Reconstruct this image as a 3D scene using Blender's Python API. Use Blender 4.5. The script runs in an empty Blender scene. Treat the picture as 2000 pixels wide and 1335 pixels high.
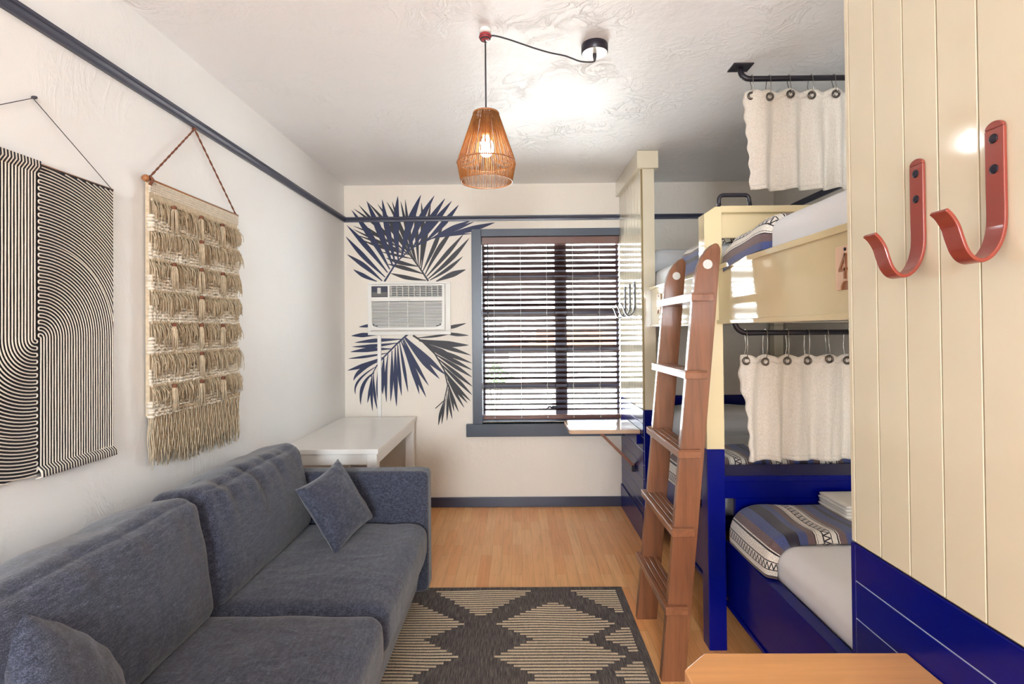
import bpy, math, random
from mathutils import Vector, Matrix, noise as mnoise

# ------------------------------------------------------------------ camera
SC = bpy.context.scene
COL = SC.collection
PITCH, ROLL, YAW, EYE = 0.0099, 0.0091, -0.007, 1.45
cam_data = bpy.data.cameras.new('camera')
cam = bpy.data.objects.new('camera', cam_data)
COL.objects.link(cam)
_f = Vector((math.sin(YAW) * math.cos(PITCH), math.cos(YAW) * math.cos(PITCH), math.sin(PITCH)))
_r0 = Vector((math.cos(YAW), -math.sin(YAW), 0))
_u0 = _r0.cross(_f)
_r = math.cos(ROLL) * _r0 - math.sin(ROLL) * _u0
_u = math.cos(ROLL) * _u0 + math.sin(ROLL) * _r0
_m = Matrix((_r, _u, -_f)).transposed().to_4x4()
_m.translation = (0, 0, EYE)
cam.matrix_world = _m
cam_data.sensor_fit = 'HORIZONTAL'
cam_data.sensor_width = 36.0
cam_data.lens = 36.0 * 1020 / 2000
cam_data.shift_x = -0.00146
cam_data.shift_y = -0.01604
cam_data.clip_start = 0.02
SC.camera = cam

# ------------------------------------------------------------------ light and exposure
SC.view_settings.view_transform = 'Standard'
SC.view_settings.look = 'None'
SC.view_settings.gamma = 1.0
SC.view_settings.use_curve_mapping = False
SC.view_settings.exposure = 0.48
SC.cycles.sample_clamp_direct = 30.0
SC.cycles.sample_clamp_indirect = 30.0

world = bpy.data.worlds.new('sky')
SC.world = world
world.use_nodes = True
bg = world.node_tree.nodes['Background']
bg.inputs['Color'].default_value = (0.87, 0.94, 1.0, 1)
bg.inputs['Strength'].default_value = 32.0

def lamp(name, kind, loc, rot, **kw):
    d = bpy.data.lights.new(name, kind)
    for k, v in kw.items():
        setattr(d, k, v)
    o = bpy.data.objects.new(name, d)
    o.location = loc
    o.rotation_euler = rot
    COL.objects.link(o)
    return o, d

# high sun from behind the house, lights the yard outside the window
lamp('sun', 'SUN', (0, -6, 9), (math.radians(38), 0, math.radians(8)), energy=8.0, angle=0.02, color=(1.0, 0.96, 0.88))
# sky portals of the room's window and the added rear one (they only guide the sky light)
for nm, loc, rot, sx, sy in (('window portal', (0.28, 4.52, 1.47), (math.radians(-90), 0, 0), 1.15, 1.55),
                             ('rear portal', (-0.2, -3.78, 1.6), (math.radians(90), 0, 0), 1.5, 1.3)):
    o, d = lamp(nm, 'AREA', loc, rot, shape='RECTANGLE', size=sx, size_y=sy)
    d.cycles.is_portal = True
# unseen fill lamp, added behind the camera to brighten the room
lamp('rear fill lamp', 'AREA', (-.2, -3.55, 1.6), (math.radians(100), 0, 0), shape='RECTANGLE', size=1.3, size_y=1.1, energy=60.0, color=(0.83, 0.92, 1.0))

# ------------------------------------------------------------------ materials
def srgb(h):
    h = h.lstrip('#')
    c = [int(h[i:i + 2], 16) / 255 for i in (0, 2, 4)]
    return tuple(((x + 0.055) / 1.055) ** 2.4 if x > 0.04045 else x / 12.92 for x in c) + (1.0,)

class N:
    """small wrapper round a node tree"""
    def __init__(s, name):
        s.m = bpy.data.materials.new(name)
        s.m.use_nodes = True
        s.t = s.m.node_tree
        s.b = s.t.nodes['Principled BSDF']
    def n(s, typ, **kw):
        x = s.t.nodes.new(typ)
        for k, v in kw.items():
            setattr(x, k, v)
        return x
    def l(s, a, b):
        s.t.links.new(a, b)
    def val(s, sock, v):
        if hasattr(v, 'is_output'):
            s.l(v, sock)
        else:
            sock.default_value = v
    def math(s, op, a, b=0.0, c=0.0, clamp=False):
        x = s.n('ShaderNodeMath', operation=op, use_clamp=clamp)
        for i, v in enumerate((a, b, c)):
            s.val(x.inputs[i], v)
        return x.outputs[0]
    def mix(s, fac, a, b, blend='MIX'):
        x = s.n('ShaderNodeMix', data_type='RGBA', blend_type=blend)
        s.val(x.inputs[0], fac); s.val(x.inputs[6], a); s.val(x.inputs[7], b)
        return x.outputs[2]
    def coord(s, which='Object', scale=(1, 1, 1), rot=(0, 0, 0)):
        c = s.n('ShaderNodeTexCoord')
        mp = s.n('ShaderNodeMapping')
        mp.inputs['Scale'].default_value = scale
        mp.inputs['Rotation'].default_value = rot
        s.l(c.outputs[which], mp.inputs[0])
        return mp.outputs[0]
    def noise(s, vec, scale, detail=3.0, rough=0.5, dist=0.0):
        x = s.n('ShaderNodeTexNoise')
        s.l(vec, x.inputs['Vector'])
        x.inputs['Scale'].default_value = scale
        x.inputs['Detail'].default_value = detail
        x.inputs['Roughness'].default_value = rough
        x.inputs['Distortion'].default_value = dist
        return x.outputs['Fac']
    def ramp(s, fac, stops, interp='LINEAR'):
        x = s.n('ShaderNodeValToRGB')
        r = x.color_ramp
        r.interpolation = interp
        while len(r.elements) > 1:
            r.elements.remove(r.elements[-1])
        r.elements[0].position = stops[0][0]
        r.elements[0].color = stops[0][1]
        for p, c in stops[1:]:
            e = r.elements.new(p)
            e.color = c
        s.l(fac, x.inputs[0])
        return x.outputs[0]
    def bump(s, h, strength=0.3, dist=0.01):
        x = s.n('ShaderNodeBump')
        x.inputs['Strength'].default_value = strength
        x.inputs['Distance'].default_value = dist
        s.l(h, x.inputs['Height'])
        s.l(x.outputs[0], s.b.inputs['Normal'])
    def out(s, color=None, rough=None, metal=0.0, coat=0.0, sheen=0.0, spec=None):
        if color is not None: s.val(s.b.inputs['Base Color'], color)
        if rough is not None: s.val(s.b.inputs['Roughness'], rough)
        s.b.inputs['Metallic'].default_value = metal
        s.b.inputs['Coat Weight'].default_value = coat
        s.b.inputs['Coat Roughness'].default_value = 0.06
        s.b.inputs['Sheen Weight'].default_value = sheen
        if spec is not None: s.b.inputs['Specular IOR Level'].default_value = spec
        return s.m

M = {}
def paint(name, hexc, rough=0.4, var=0.05, nscale=3.0, bump=0.0, bscale=60, metal=0.0, coat=0.0, spec=None):
    k = N(name)
    c = srgb(hexc)
    v = k.coord()
    nz = k.noise(v, nscale, 4)
    dark = tuple(x * (1 - var * 2) for x in c[:3]) + (1,)
    lite = tuple(min(1, x * (1 + var)) for x in c[:3]) + (1,)
    col = k.ramp(nz, [(0.3, dark), (0.7, lite)])
    if bump:
        k.bump(k.noise(v, bscale, 3), bump, 0.004)
    M[name] = k.out(col, rough, metal, coat, spec=spec)
    return M[name]

def plaster(name, hexc, strength, rough):
    k = N(name)
    c = srgb(hexc)
    v = k.coord()
    v2 = k.coord(scale=(1, 1, 0.45), rot=(0.3, 0.5, 0.4))
    a = k.noise(v2, 7.0, 6, 0.55, 1.6)
    ridge = k.math('SUBTRACT', 1.0, k.math('ABSOLUTE', k.math('MULTIPLY', k.math('SUBTRACT', a, 0.5), 7.0)), clamp=True)
    patch = k.math('MULTIPLY', k.math('SUBTRACT', k.noise(v, 2.3, 2), 0.47, ), 6.0, clamp=True)
    h = k.math('ADD', k.math('MULTIPLY', k.math('POWER', ridge, 4.0), k.math('MULTIPLY', patch, 0.7)),
               k.math('ADD', k.math('MULTIPLY', k.noise(v, 26, 5, 0.6), 0.45), k.math('MULTIPLY', k.noise(v, 5, 3), 0.6)))
    k.bump(h, strength, 0.012)
    col = k.ramp(k.noise(v, 1.5, 3), [(0.3, tuple(x * 0.96 for x in c[:3]) + (1,)), (0.7, c)])
    M[name] = k.out(col, rough)
plaster('wall_plaster', '#F2F1F0', 0.18, 0.5)
plaster('wall_back_plaster', '#EEE5D8', 0.24, 0.45)
plaster('ceiling_plaster', '#F3F3F5', 0.5, 0.40)

paint('cream', '#DBD0B6', 0.12, 0.02, coat=0.9, bump=0.03, bscale=7)
paint('cream_bounce', '#DCCA9E', 0.12, 0.02, coat=0.9, bump=0.03, bscale=7)  # bunk frame: same cream, with warm bounce light tinted into its colour
paint('cream_gap', '#8F7848', 0.6)
paint('blue', '#00096C', 0.22, 0.05, coat=0.05, bump=0.03, bscale=9, spec=0.2)
paint('blue_gap', '#AAB2CE', 0.5)
paint('slate', '#47505E', 0.32, 0.04, bump=0.05, bscale=20)
paint('rail_slate', '#3C3F52', 0.3, 0.04)
paint('plum', '#33314A', 0.35, 0.04)
paint('white_paint', '#F3F0EB', 0.25, 0.015)
paint('white_plastic', '#EDEAE4', 0.35, 0.01)
paint('grille_dark', '#6A6866', 0.5)
paint('panel_dark', '#33364A', 0.35)
paint('black_metal', '#1F1C28', 0.35, 0.05)
paint('bare_metal', '#A9A6A0', 0.25, 0.03, metal=1.0)
paint('steel', '#6E6862', 0.3, 0.05, metal=1.0)
paint('red_paint', '#8E3A2C', 0.28, 0.04, coat=0.4, bump=0.05, bscale=40)
paint('screw', '#2E2A35', 0.35, 0.1, metal=0.6)
paint('mural_blue', '#202A50', 0.5, 0.08)
paint('mural_grey', '#2C2B31', 0.5, 0.08)
paint('sheet', '#ECECEE', 0.8, 0.01, bump=0.12, bscale=9)
paint('towel', '#E7E2D8', 0.9, 0.02, bump=0.3, bscale=220)
paint('rust_rope', '#7A4A34', 0.8, 0.12, nscale=80)
paint('yarn', '#D0BEA2', 0.9, 0.10, nscale=60, bump=0.5, bscale=260)
paint('yarn_light', '#E6DCCB', 0.9, 0.06, nscale=60, bump=0.5, bscale=260)
paint('rope_white', '#E9E2D6', 0.85, 0.05, nscale=200, bump=0.4, bscale=500)
paint('rope_black', '#2B2930', 0.85, 0.1, nscale=200, bump=0.4, bscale=500)
paint('cord_black', '#35323A', 0.6, 0.1)
paint('cord_white', '#D9D7D2', 0.6)
paint('silver', '#D9D7D2', 0.25, 0.01)
paint('red_clip', '#A83038', 0.4)
paint('concrete', '#C9C5BE', 0.9, 0.06)
paint('stucco', '#E8E6E2', 0.9, 0.03)
paint('orange_wall', '#5A3622', 0.9, 0.05)
paint('leaf', '#2E5020', 0.7, 0.2, nscale=9)
paint('pale_leaf', '#4A4E46', 0.7, 0.2, nscale=9)
paint('stem', '#6B5A42', 0.8, 0.1)

def wood(name, hexc, axis, rough=0.3, coat=0.3, var=0.25, scale=1.0, spec=None):
    k = N(name)
    c = srgb(hexc)
    sc = [26 * scale, 26 * scale, 26 * scale]
    sc[axis] = 1.6 * scale
    v = k.coord(scale=tuple(sc))
    g = k.noise(v, 1.0, 6, 0.6, 0.7)
    v2 = k.coord(scale=tuple(x * 6 for x in sc))
    f = k.noise(v2, 1.0, 2, 0.6)
    g2 = k.math('ADD', k.math('MULTIPLY', g, 0.75), k.math('MULTIPLY', f, 0.25))
    col = k.ramp(g2, [(0.3, tuple(x * (1 - var * 1.5) for x in c[:3]) + (1,)), (0.5, c), (0.7, tuple(min(1, x * (1 + var)) for x in c[:3]) + (1,))])
    M[name] = k.out(col, rough, 0, coat, spec=spec)
wood('ladder_wood', '#825236', 2, 0.32, 0.3)
wood('step_wood', '#8A583B', 1, 0.3, 0.3)
wood('table_wood', '#D89C64', 0, 0.3, 0.3, var=0.14, scale=0.5)
wood('shelf_wood', '#D9B79A', 0, 0.18, 0.5, var=0.12)
wood('bracket_wood', '#93624A', 0, 0.4, 0.1)
wood('slat_wood', '#33201D', 0, 0.6, 0.0, var=0.2, spec=0.03)
wood('blind_wood', '#6B463C', 0, 0.35, 0.2, var=0.2)
wood('plate_wood', '#D9B496', 2, 0.5, 0.0, var=0.1)
wood('copper', '#A0673C', 2, 0.4, 0.2, var=0.15)

def floor_mat():
    k = N('oak_floor')
    v = k.coord(rot=(0, 0, math.radians(90)))
    br = k.n('ShaderNodeTexBrick')
    k.l(v, br.inputs['Vector'])
    br.offset = 0.37
    br.offset_frequency = 2
    br.inputs['Scale'].default_value = 1.0
    br.inputs['Brick Width'].default_value = 0.43
    br.inputs['Row Height'].default_value = 0.066
    br.inputs['Mortar Size'].default_value = 0.0007
    br.inputs['Bias'].default_value = 0.0
    br.inputs['Color1'].default_value = srgb('#FFC382')
    br.inputs['Color2'].default_value = srgb('#F6A968')
    br.inputs['Mortar'].default_value = srgb('#C88850')
    g = k.noise(k.coord(scale=(34, 2.2, 1)), 1.0, 6, 0.62, 0.9)
    g2 = k.noise(k.coord(scale=(150, 6, 1)), 1.0, 2, 0.6)
    gg = k.math('ADD', k.math('MULTIPLY', g, 0.7), k.math('MULTIPLY', g2, 0.3))
    shade = k.ramp(gg, [(0.3, (0.72, 0.66, 0.6, 1)), (0.55, (1, 1, 1, 1)), (0.75, (1.0, 1.0, 1.0, 1))])
    col = k.mix(0.75, br.outputs['Color'], shade, 'MULTIPLY')
    M['oak_floor'] = k.out(col, 0.33, 0, 0.15)
floor_mat()

def sofa_mat():
    k = N('sofa_fabric')
    v = k.coord()
    fine = k.noise(v, 420, 2, 0.6)
    wa = k.noise(k.coord(scale=(60, 420, 420)), 1.0, 2)
    wb = k.noise(k.coord(scale=(420, 60, 420)), 1.0, 2)
    weave = k.math('ADD', k.math('MULTIPLY', k.math('ADD', wa, wb), 0.3), k.math('MULTIPLY', fine, 0.4))
    streak = k.noise(k.coord(scale=(30, 8, 30)), 3.0, 3)
    f = k.math('ADD', k.math('MULTIPLY', weave, 0.8), k.math('MULTIPLY', streak, 0.2))
    col = k.ramp(f, [(0.38, srgb('#1E222D')), (0.5, srgb('#3B3F4F')), (0.64, srgb('#686D7F'))])
    wr = k.noise(k.coord(scale=(3, 5, 3)), 2.2, 3, 0.5, 0.6)
    h = k.math('ADD', k.math('MULTIPLY', weave, 0.10), wr)
    k.bump(h, 0.35, 0.02)
    M['sofa_fabric'] = k.out(col, 0.9, 0, 0, 0.35, spec=0.2)
sofa_mat()

def linen_mat():
    k = N('linen')
    v = k.coord(scale=(1, 1, 0.35))
    a = k.noise(v, 420, 2, 0.6)
    b = k.noise(k.coord(scale=(0.35, 1, 1)), 420, 2, 0.6)
    f = k.math('MULTIPLY', k.math('ADD', a, b), 0.5)
    col = k.ramp(f, [(0.35, srgb('#DACFBD')), (0.6, srgb('#F5EEE4'))])
    wr = k.noise(k.coord(scale=(5, 5, 1.2)), 4, 4, 0.6, 0.8)
    k.bump(k.math('ADD', wr, k.math('MULTIPLY', f, 0.1)), 0.5, 0.015)
    k.b.inputs['Subsurface Weight'].default_value = 0.0
    M['linen'] = k.out(col, 0.9, 0, 0, 0.2)
linen_mat()

def blanket_mat():
    k = N('striped_blanket')
    uv = k.n('ShaderNodeUVMap')
    sp = k.n('ShaderNodeSeparateXYZ')
    k.l(uv.outputs[0], sp.inputs[0])
    P = 0.46
    s = k.math('MULTIPLY', k.math('FRACT', k.math('DIVIDE', sp.outputs[0], P)), P)
    W, K, R, B, D = srgb('#DDD8CE'), srgb('#1D1B24'), srgb('#6B5656'), srgb('#434F80'), srgb('#2B2838')
    seq = [(0.0, R), (.006, K), (.010, W), (.030, K), (.034, W), (.058, K), (.062, W), (.088, K), (.092, W), (.097, R), (.120, B),
           (.150, K), (.154, D), (.186, K), (.190, B), (.222, R), (.248, K), (.252, W), (.257, K), (.260, W), (.280, K), (.284, W),
           (.312, K), (.316, W), (.336, K), (.340, W), (.344, R), (.372, B), (.42, D), (.44, B)]
    col = k.ramp(k.math('DIVIDE', s, P), [(a / P, c) for a, c in seq], 'CONSTANT')
    # speckle in the wool
    nz = k.noise(k.coord('UV', (1, 1, 1)), 330, 3, 0.8)
    spk = k.ramp(nz, [(0.38, (0.35, 0.33, 0.4, 1)), (0.5, (1, 1, 1, 1)), (0.66, (2.2, 2.1, 2.0, 1))])
    col = k.mix(0.8, col, spk, 'MULTIPLY')
    def band(lo, hi, per):
        ins = k.math('MULTIPLY', k.math('GREATER_THAN', s, lo), k.math('LESS_THAN', s, hi))
        tri = k.math('DIVIDE', k.math('PINGPONG', sp.outputs[1], per), per)
        loc = k.math('DIVIDE', k.math('SUBTRACT', s, lo), hi - lo)
        d = k.math('ABSOLUTE', k.math('SUBTRACT', loc, tri))
        return k.math('MULTIPLY', ins, k.math('LESS_THAN', d, 0.24))
    bm = k.math('MAXIMUM', band(.034, .058, .011), band(.284, .312, .014))
    col = k.mix(bm, col, K)
    k.bump(nz, 0.5, 0.004)
    M['striped_blanket'] = k.out(col, 0.95, 0, 0, 0.3)
blanket_mat()

def rug_mat():
    k = N('rug_dark')
    v = k.coord(scale=(230, 14, 1))
    a = k.noise(v, 1.0, 3, 0.7)
    col = k.ramp(a, [(0.3, srgb('#2E2A2C')), (0.5, srgb('#5A524F')), (0.7, srgb('#857A72'))])
    k.bump(k.noise(k.coord(scale=(300, 300, 1)), 1.0, 2), 0.4, 0.003)
    M['rug_dark'] = k.out(col, 0.95)
    paint('rug_light', '#CDB89C', 0.95, 0.12, nscale=160, bump=0.5, bscale=320)
rug_mat()

def rattan_mat():
    k = N('rattan')
    v = k.coord()
    col = k.ramp(k.noise(v, 60, 3), [(0.3, srgb('#8A5228')), (0.7, srgb('#B57E42'))])
    k.out(col, 0.6)
    tr = k.n('ShaderNodeBsdfTranslucent')
    tr.inputs[0].default_value = srgb('#C88440')
    mx = k.n('ShaderNodeMixShader')
    mx.inputs[0].default_value = 0.3
    outn = k.t.nodes['Material Output']
    k.l(k.b.outputs[0], mx.inputs[1]); k.l(tr.outputs[0], mx.inputs[2]); k.l(mx.outputs[0], outn.inputs[0])
    M['rattan'] = k.m
rattan_mat()

def glass_mat():
    k = N('window_glass')
    outn = k.t.nodes['Material Output']
    t = k.n('ShaderNodeBsdfTransparent'); t.inputs[0].default_value = (0.97, 0.98, 0.98, 1)
    g = k.n('ShaderNodeBsdfGlossy'); g.inputs['Roughness'].default_value = 0.02
    mx = k.n('ShaderNodeMixShader'); mx.inputs[0].default_value = 0.06
    k.l(t.outputs[0], mx.inputs[1]); k.l(g.outputs[0], mx.inputs[2]); k.l(mx.outputs[0], outn.inputs[0])
    M['window_glass'] = k.m
glass_mat()

def bulb_mat():
    k = N('bulb_glow')
    k.b.inputs['Emission Color'].default_value = (0.86, 0.94, 1.0, 1)
    k.b.inputs['Emission Strength'].default_value = 52.0
    M['bulb_glow'] = k.m
bulb_mat()

# ------------------------------------------------------------------ mesh helpers
class MB:
    def __init__(s):
        s.v = []; s.f = []; s.mi = []; s.sm = []; s.uv = {}
    def face(s, idx, mat=0, smooth=False):
        s.f.append(tuple(idx)); s.mi.append(mat); s.sm.append(smooth)
    def box(s, x0, x1, y0, y1, z0, z1, mat=0):
        b = len(s.v)
        s.v += [(x0, y0, z0), (x1, y0, z0), (x1, y1, z0), (x0, y1, z0), (x0, y0, z1), (x1, y0, z1), (x1, y1, z1), (x0, y1, z1)]
        for q in ((0, 3, 2, 1), (4, 5, 6, 7), (0, 1, 5, 4), (1, 2, 6, 5), (2, 3, 7, 6), (3, 0, 4, 7)):
            s.face([b + i for i in q], mat)
        return s
    def prism(s, poly, axis, a, b, mat=0):
        """poly: 2D points in the two other axes (in x,y,z order), extruded along axis from a to b"""
        n = len(poly); base = len(s.v)
        for t in (a, b):
            for p, q in poly:
                c = [p, q]; c.insert(axis, t); s.v.append(tuple(c))
        area = sum(poly[i][0] * poly[(i + 1) % n][1] - poly[(i + 1) % n][0] * poly[i][1] for i in range(n))
        flip = (area > 0) == (axis != 1)
        lo = list(range(base, base + n)); hi = list(range(base + n, base + 2 * n))
        s.face(lo[::-1] if flip else lo, mat); s.face(hi if flip else hi[::-1], mat)
        for i in range(n):
            j = (i + 1) % n
            q = [lo[i], lo[j], hi[j], hi[i]]
            s.face(q if flip else q[::-1], mat)
        return s
    def tube(s, pts, r, n=8, caps=True, mat=0, closed=False, flat=None):
        """sweep a circle (or a flat bar: flat=(w,h,up)) along points; r number or list"""
        P = [Vector(p) for p in pts]; m = len(P); base = len(s.v); prev = None
        for i in range(m):
            if closed: t = (P[(i + 1) % m] - P[i - 1])
            else: t = (P[min(i + 1, m - 1)] - P[max(i - 1, 0)])
            t = t.normalized() if t.length > 1e-9 else Vector((0, 0, 1))
            if prev is None:
                up = Vector((0, 0, 1)) if abs(t.z) < 0.9 else Vector((1, 0, 0))
                a = t.cross(up).normalized()
            else:
                a = (prev - t * prev.dot(t))
                a = a.normalized() if a.length > 1e-6 else t.orthogonal().normalized()
            prev = a
            b = t.cross(a)
            rr = r[i] if isinstance(r, (list, tuple)) else r
            for k in range(n):
                an = 2 * math.pi * k / n
                s.v.append(tuple(P[i] + a * (math.cos(an) * rr) + b * (math.sin(an) * rr)))
        rings = m if closed else m - 1
        for i in range(rings):
            for k in range(n):
                k2 = (k + 1) % n; i2 = (i + 1) % m
                s.face((base + i * n + k, base + i * n + k2, base + i2 * n + k2, base + i2 * n + k), mat, True)
        if caps and not closed:
            s.face([base + k for k in range(n)][::-1], mat); s.face([base + (m - 1) * n + k for k in range(n)], mat)
        return s
    def bar(s, pts, w, t, side, mat=0):
        """flat bar along pts: width w along 'side' vector, thickness t"""
        P = [Vector(p) for p in pts]; sd = Vector(side).normalized(); base = len(s.v); m = len(P)
        for i in range(m):
            tg = (P[min(i + 1, m - 1)] - P[max(i - 1, 0)]).normalized()
            nn = tg.cross(sd).normalized()
            for a, b in ((-1, -1), (1, -1), (1, 1), (-1, 1)):
                s.v.append(tuple(P[i] + sd * (a * w / 2) + nn * (b * t / 2)))
        for i in range(m - 1):
            for k in range(4):
                k2 = (k + 1) % 4
                s.face((base + i * 4 + k, base + i * 4 + k2, base + i * 4 + 4 + k2, base + i * 4 + 4 + k), mat, False)
        s.face([base + k for k in range(4)][::-1], mat); s.face([base + (m - 1) * 4 + k for k in range(4)], mat)
        return s
    def lathe(s, prof, c, n=32, mat=0, axis=2, smooth=True, cap=True):
        """prof: (radius, height) pairs, turned about axis through c"""
        base = len(s.v)
        for r, h in prof:
            for k in range(n):
                a = 2 * math.pi * k / n
                p = [r * math.cos(a), r * math.sin(a)]
                p.insert(axis, h)
                s.v.append((c[0] + p[0], c[1] + p[1], c[2] + p[2]))
        for i in range(len(prof) - 1):
            for k in range(n):
                k2 = (k + 1) % n
                q = (base + i * n + k, base + i * n + k2, base + (i + 1) * n + k2, base + (i + 1) * n + k)
                s.face(q if axis != 1 else q[::-1], mat, smooth)
        if cap:
            lo = [base + k for k in range(n)]; hi = [base + (len(prof) - 1) * n + k for k in range(n)]
            s.face(lo[::-1] if axis != 1 else lo, mat); s.face(hi if axis != 1 else hi[::-1], mat)
        return s
    def ball(s, c, rx, ry, rz, nu=10, nv=6, mat=0):
        base = len(s.v)
        s.v.append((c[0], c[1], c[2] - rz))
        for i in range(1, nv):
            th = math.pi * i / nv - math.pi / 2
            for k in range(nu):
                a = 2 * math.pi * k / nu
                s.v.append((c[0] + rx * math.cos(th) * math.cos(a), c[1] + ry * math.cos(th) * math.sin(a), c[2] + rz * math.sin(th)))
        s.v.append((c[0], c[1], c[2] + rz)); top = len(s.v) - 1
        for k in range(nu):
            k2 = (k + 1) % nu
            s.face((base, base + 1 + k2, base + 1 + k), mat, True)
            s.face((top, top - nu + k, top - nu + k2), mat, True)
            for i in range(nv - 2):
                a = base + 1 + i * nu
                s.face((a + k, a + k2, a + nu + k2, a + nu + k), mat, True)
        return s
    def torus(s, c, R, r, axis=1, n=24, m=8, mat=0):
        pts = []
        for k in range(n):
            a = 2 * math.pi * k / n
            p = [R * math.cos(a), R * math.sin(a)]
            p.insert(axis, 0.0)
            pts.append((c[0] + p[0], c[1] + p[1], c[2] + p[2]))
        return s.tube(pts, r, m, closed=True, mat=mat)
    def grid(s, fn, nu, nv, mat=0, uvfn=None, smooth=True):
        base = len(s.v)
        for i in range(nu + 1):
            for j in range(nv + 1):
                s.v.append(tuple(fn(i / nu, j / nv)))
                if uvfn: s.uv[len(s.v) - 1] = uvfn(i / nu, j / nv)
        for i in range(nu):
            for j in range(nv):
                a = base + i * (nv + 1) + j
                s.face((a, a + nv + 1, a + nv + 2, a + 1), mat, smooth)
        return s
    def soft(s, c, h, r, puff=(0, 0, 0), n=12, rot=None, wr=0.0, seed=0.0, mat=0, pinch=0.0, wfun=None):
        """cushion: rounded box, half size h, corner radius r, faces puffed out"""
        C = Vector(c); H = Vector(h); idx = {}; base = len(s.v)
        R = rot if rot is not None else Matrix.Identity(3)
        def vert(i, j, k):
            key = (i, j, k)
            if key in idx: return idx[key]
            u = Vector((2 * i / n - 1, 2 * j / n - 1, 2 * k / n - 1))
            # denser near the edges
            u = Vector([math.sin(x * math.pi / 2) * 0.35 + x * 0.65 for x in u])
            p = Vector([u[a] * H[a] for a in range(3)])
            q = Vector([max(-(H[a] - r), min(H[a] - r, p[a])) for a in range(3)])
            d = p - q
            p = q + d.normalized() * r if d.length > 1e-9 else p
            for a in range(3):
                b, e = [x for x in range(3) if x != a]
                w = max(0, 1 - u[b] ** 2) * max(0, 1 - u[e] ** 2)
                p[a] += math.copysign(puff[a] * w ** 0.6, u[a]) * abs(u[a]) ** 2
            if pinch:
                for a in (1, 2):
                    b = 3 - a
                    p[a] *= 1 - pinch * (1 - u[b] ** 2)
            if wr:
                nz = mnoise.noise(Vector((p.x * 9 + seed, p.y * 7, p.z * 9)))
                p += (p.normalized() if p.length else Vector((0, 0, 1))) * wr * nz
            if wfun: p = wfun(u, p)
            s.v.append(tuple(R @ p + C)); idx[key] = len(s.v) - 1
            return idx[key]
        for i in range(n):
            for j in range(n):
                for (a, fl) in ((0, True), (n, False)):
                    for ax in range(3):
                        def mk(x, y):
                            t = [x, y]; t.insert(ax, a); return vert(*t)
                        q = [mk(i, j), mk(i + 1, j), mk(i + 1, j + 1), mk(i, j + 1)]
                        if fl != (ax == 1): q = q[::-1]
                        s.face(q, mat, True)
        return s
    def build(s, name, mats, parent=None, bevel=0.0, solid=0.0, seg=2, origin=None):
        if isinstance(mats, str): mats = [mats]
        if origin is None:
            if parent is not None: origin = Vector(parent['_o'])
            else:
                xs, ys, zs = zip(*s.v)
                origin = Vector(((min(xs) + max(xs)) / 2, (min(ys) + max(ys)) / 2, min(zs)))
        origin = Vector(origin)
        me = bpy.data.meshes.new(name)
        me.from_pydata([(a - origin.x, b - origin.y, c - origin.z) for a, b, c in s.v], [], s.f)
        for m in mats: me.materials.append(M[m])
        me.polygons.foreach_set('material_index', s.mi)
        me.polygons.foreach_set('use_smooth', s.sm)
        if s.uv:
            ul = me.uv_layers.new(name='UVMap')
            for lp in me.loops: ul.data[lp.index].uv = s.uv.get(lp.vertex_index, (0, 0))
        me.update()
        o = bpy.data.objects.new(name, me)
        COL.objects.link(o)
        if parent is not None:
            o.parent = parent
            o.location = origin - Vector(parent['_o'])
        else: o.location = origin
        o['_o'] = tuple(origin)
        if bevel:
            b = o.modifiers.new('edge', 'BEVEL'); b.width = bevel; b.segments = seg; b.limit_method = 'ANGLE'; b.angle_limit = 0.7
        if solid:
            b = o.modifiers.new('thick', 'SOLIDIFY'); b.thickness = solid; b.offset = -1
        return o

def tag(o, label, cat, group=None):
    o['label'] = label; o['category'] = cat; o['kind'] = 'thing'
    if group: o['group'] = group
    return o
def struct(o):
    o['kind'] = 'structure'
    return o
def thing(name, loc, label, cat, group=None):
    o = bpy.data.objects.new(name, None)
    o.empty_display_size = 0.05
    o.location = loc
    o['_o'] = tuple(loc)
    COL.objects.link(o)
    return tag(o, label, cat, group)
def dup(root, loc, label=None):
    r = root.copy(); COL.objects.link(r); r.location = loc; r['_o'] = tuple(loc)
    if label: r['label'] = label
    for ch in list(root.children):
        c = ch.copy(); COL.objects.link(c); c.parent = r
        for g in ch.children:
            d = g.copy(); COL.objects.link(d); d.parent = c
    return r
def arc(c, r, a0, a1, n, ax=(0, 2)):
    out = []
    for i in range(n + 1):
        a = a0 + (a1 - a0) * i / n
        p = list(c); p[ax[0]] += r * math.cos(a); p[ax[1]] += r * math.sin(a)
        out.append(tuple(p))
    return out
rnd = random.Random(7)
# ------------------------------------------------------------------ the setting
XL, XR, D, C, X0 = -1.431, 2.13, 4.326, 2.669, 0.854
YR = -3.6
struct(MB().box(XL - .12, XR + .12, YR - .12, D + .16, -.12, 0).build('floor', 'oak_floor'))
struct(MB().box(XL - .12, XR + .12, YR - .12, D + .16, C, C + .15).build('ceiling', 'ceiling_plaster'))
struct(MB().box(XL - .12, XL, YR - .12, D + .16, 0, C).build('wall_left', 'wall_plaster'))
struct(MB().box(XR, XR + .12, YR - .12, D + .16, 0, C).build('wall_right', 'wall_back_plaster'))
WX0, WX1, WZ0, WZ1 = -.30, .853, .70, 2.236          # window opening
b = MB()
b.box(XL, WX0, D, D + .16, 0, C).box(WX1, XR, D, D + .16, 0, C).box(WX0, WX1, D, D + .16, 0, WZ0).box(WX0, WX1, D, D + .16, WZ1, C)
struct(b.build('wall_back', 'wall_back_plaster'))
b = MB()
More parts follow.
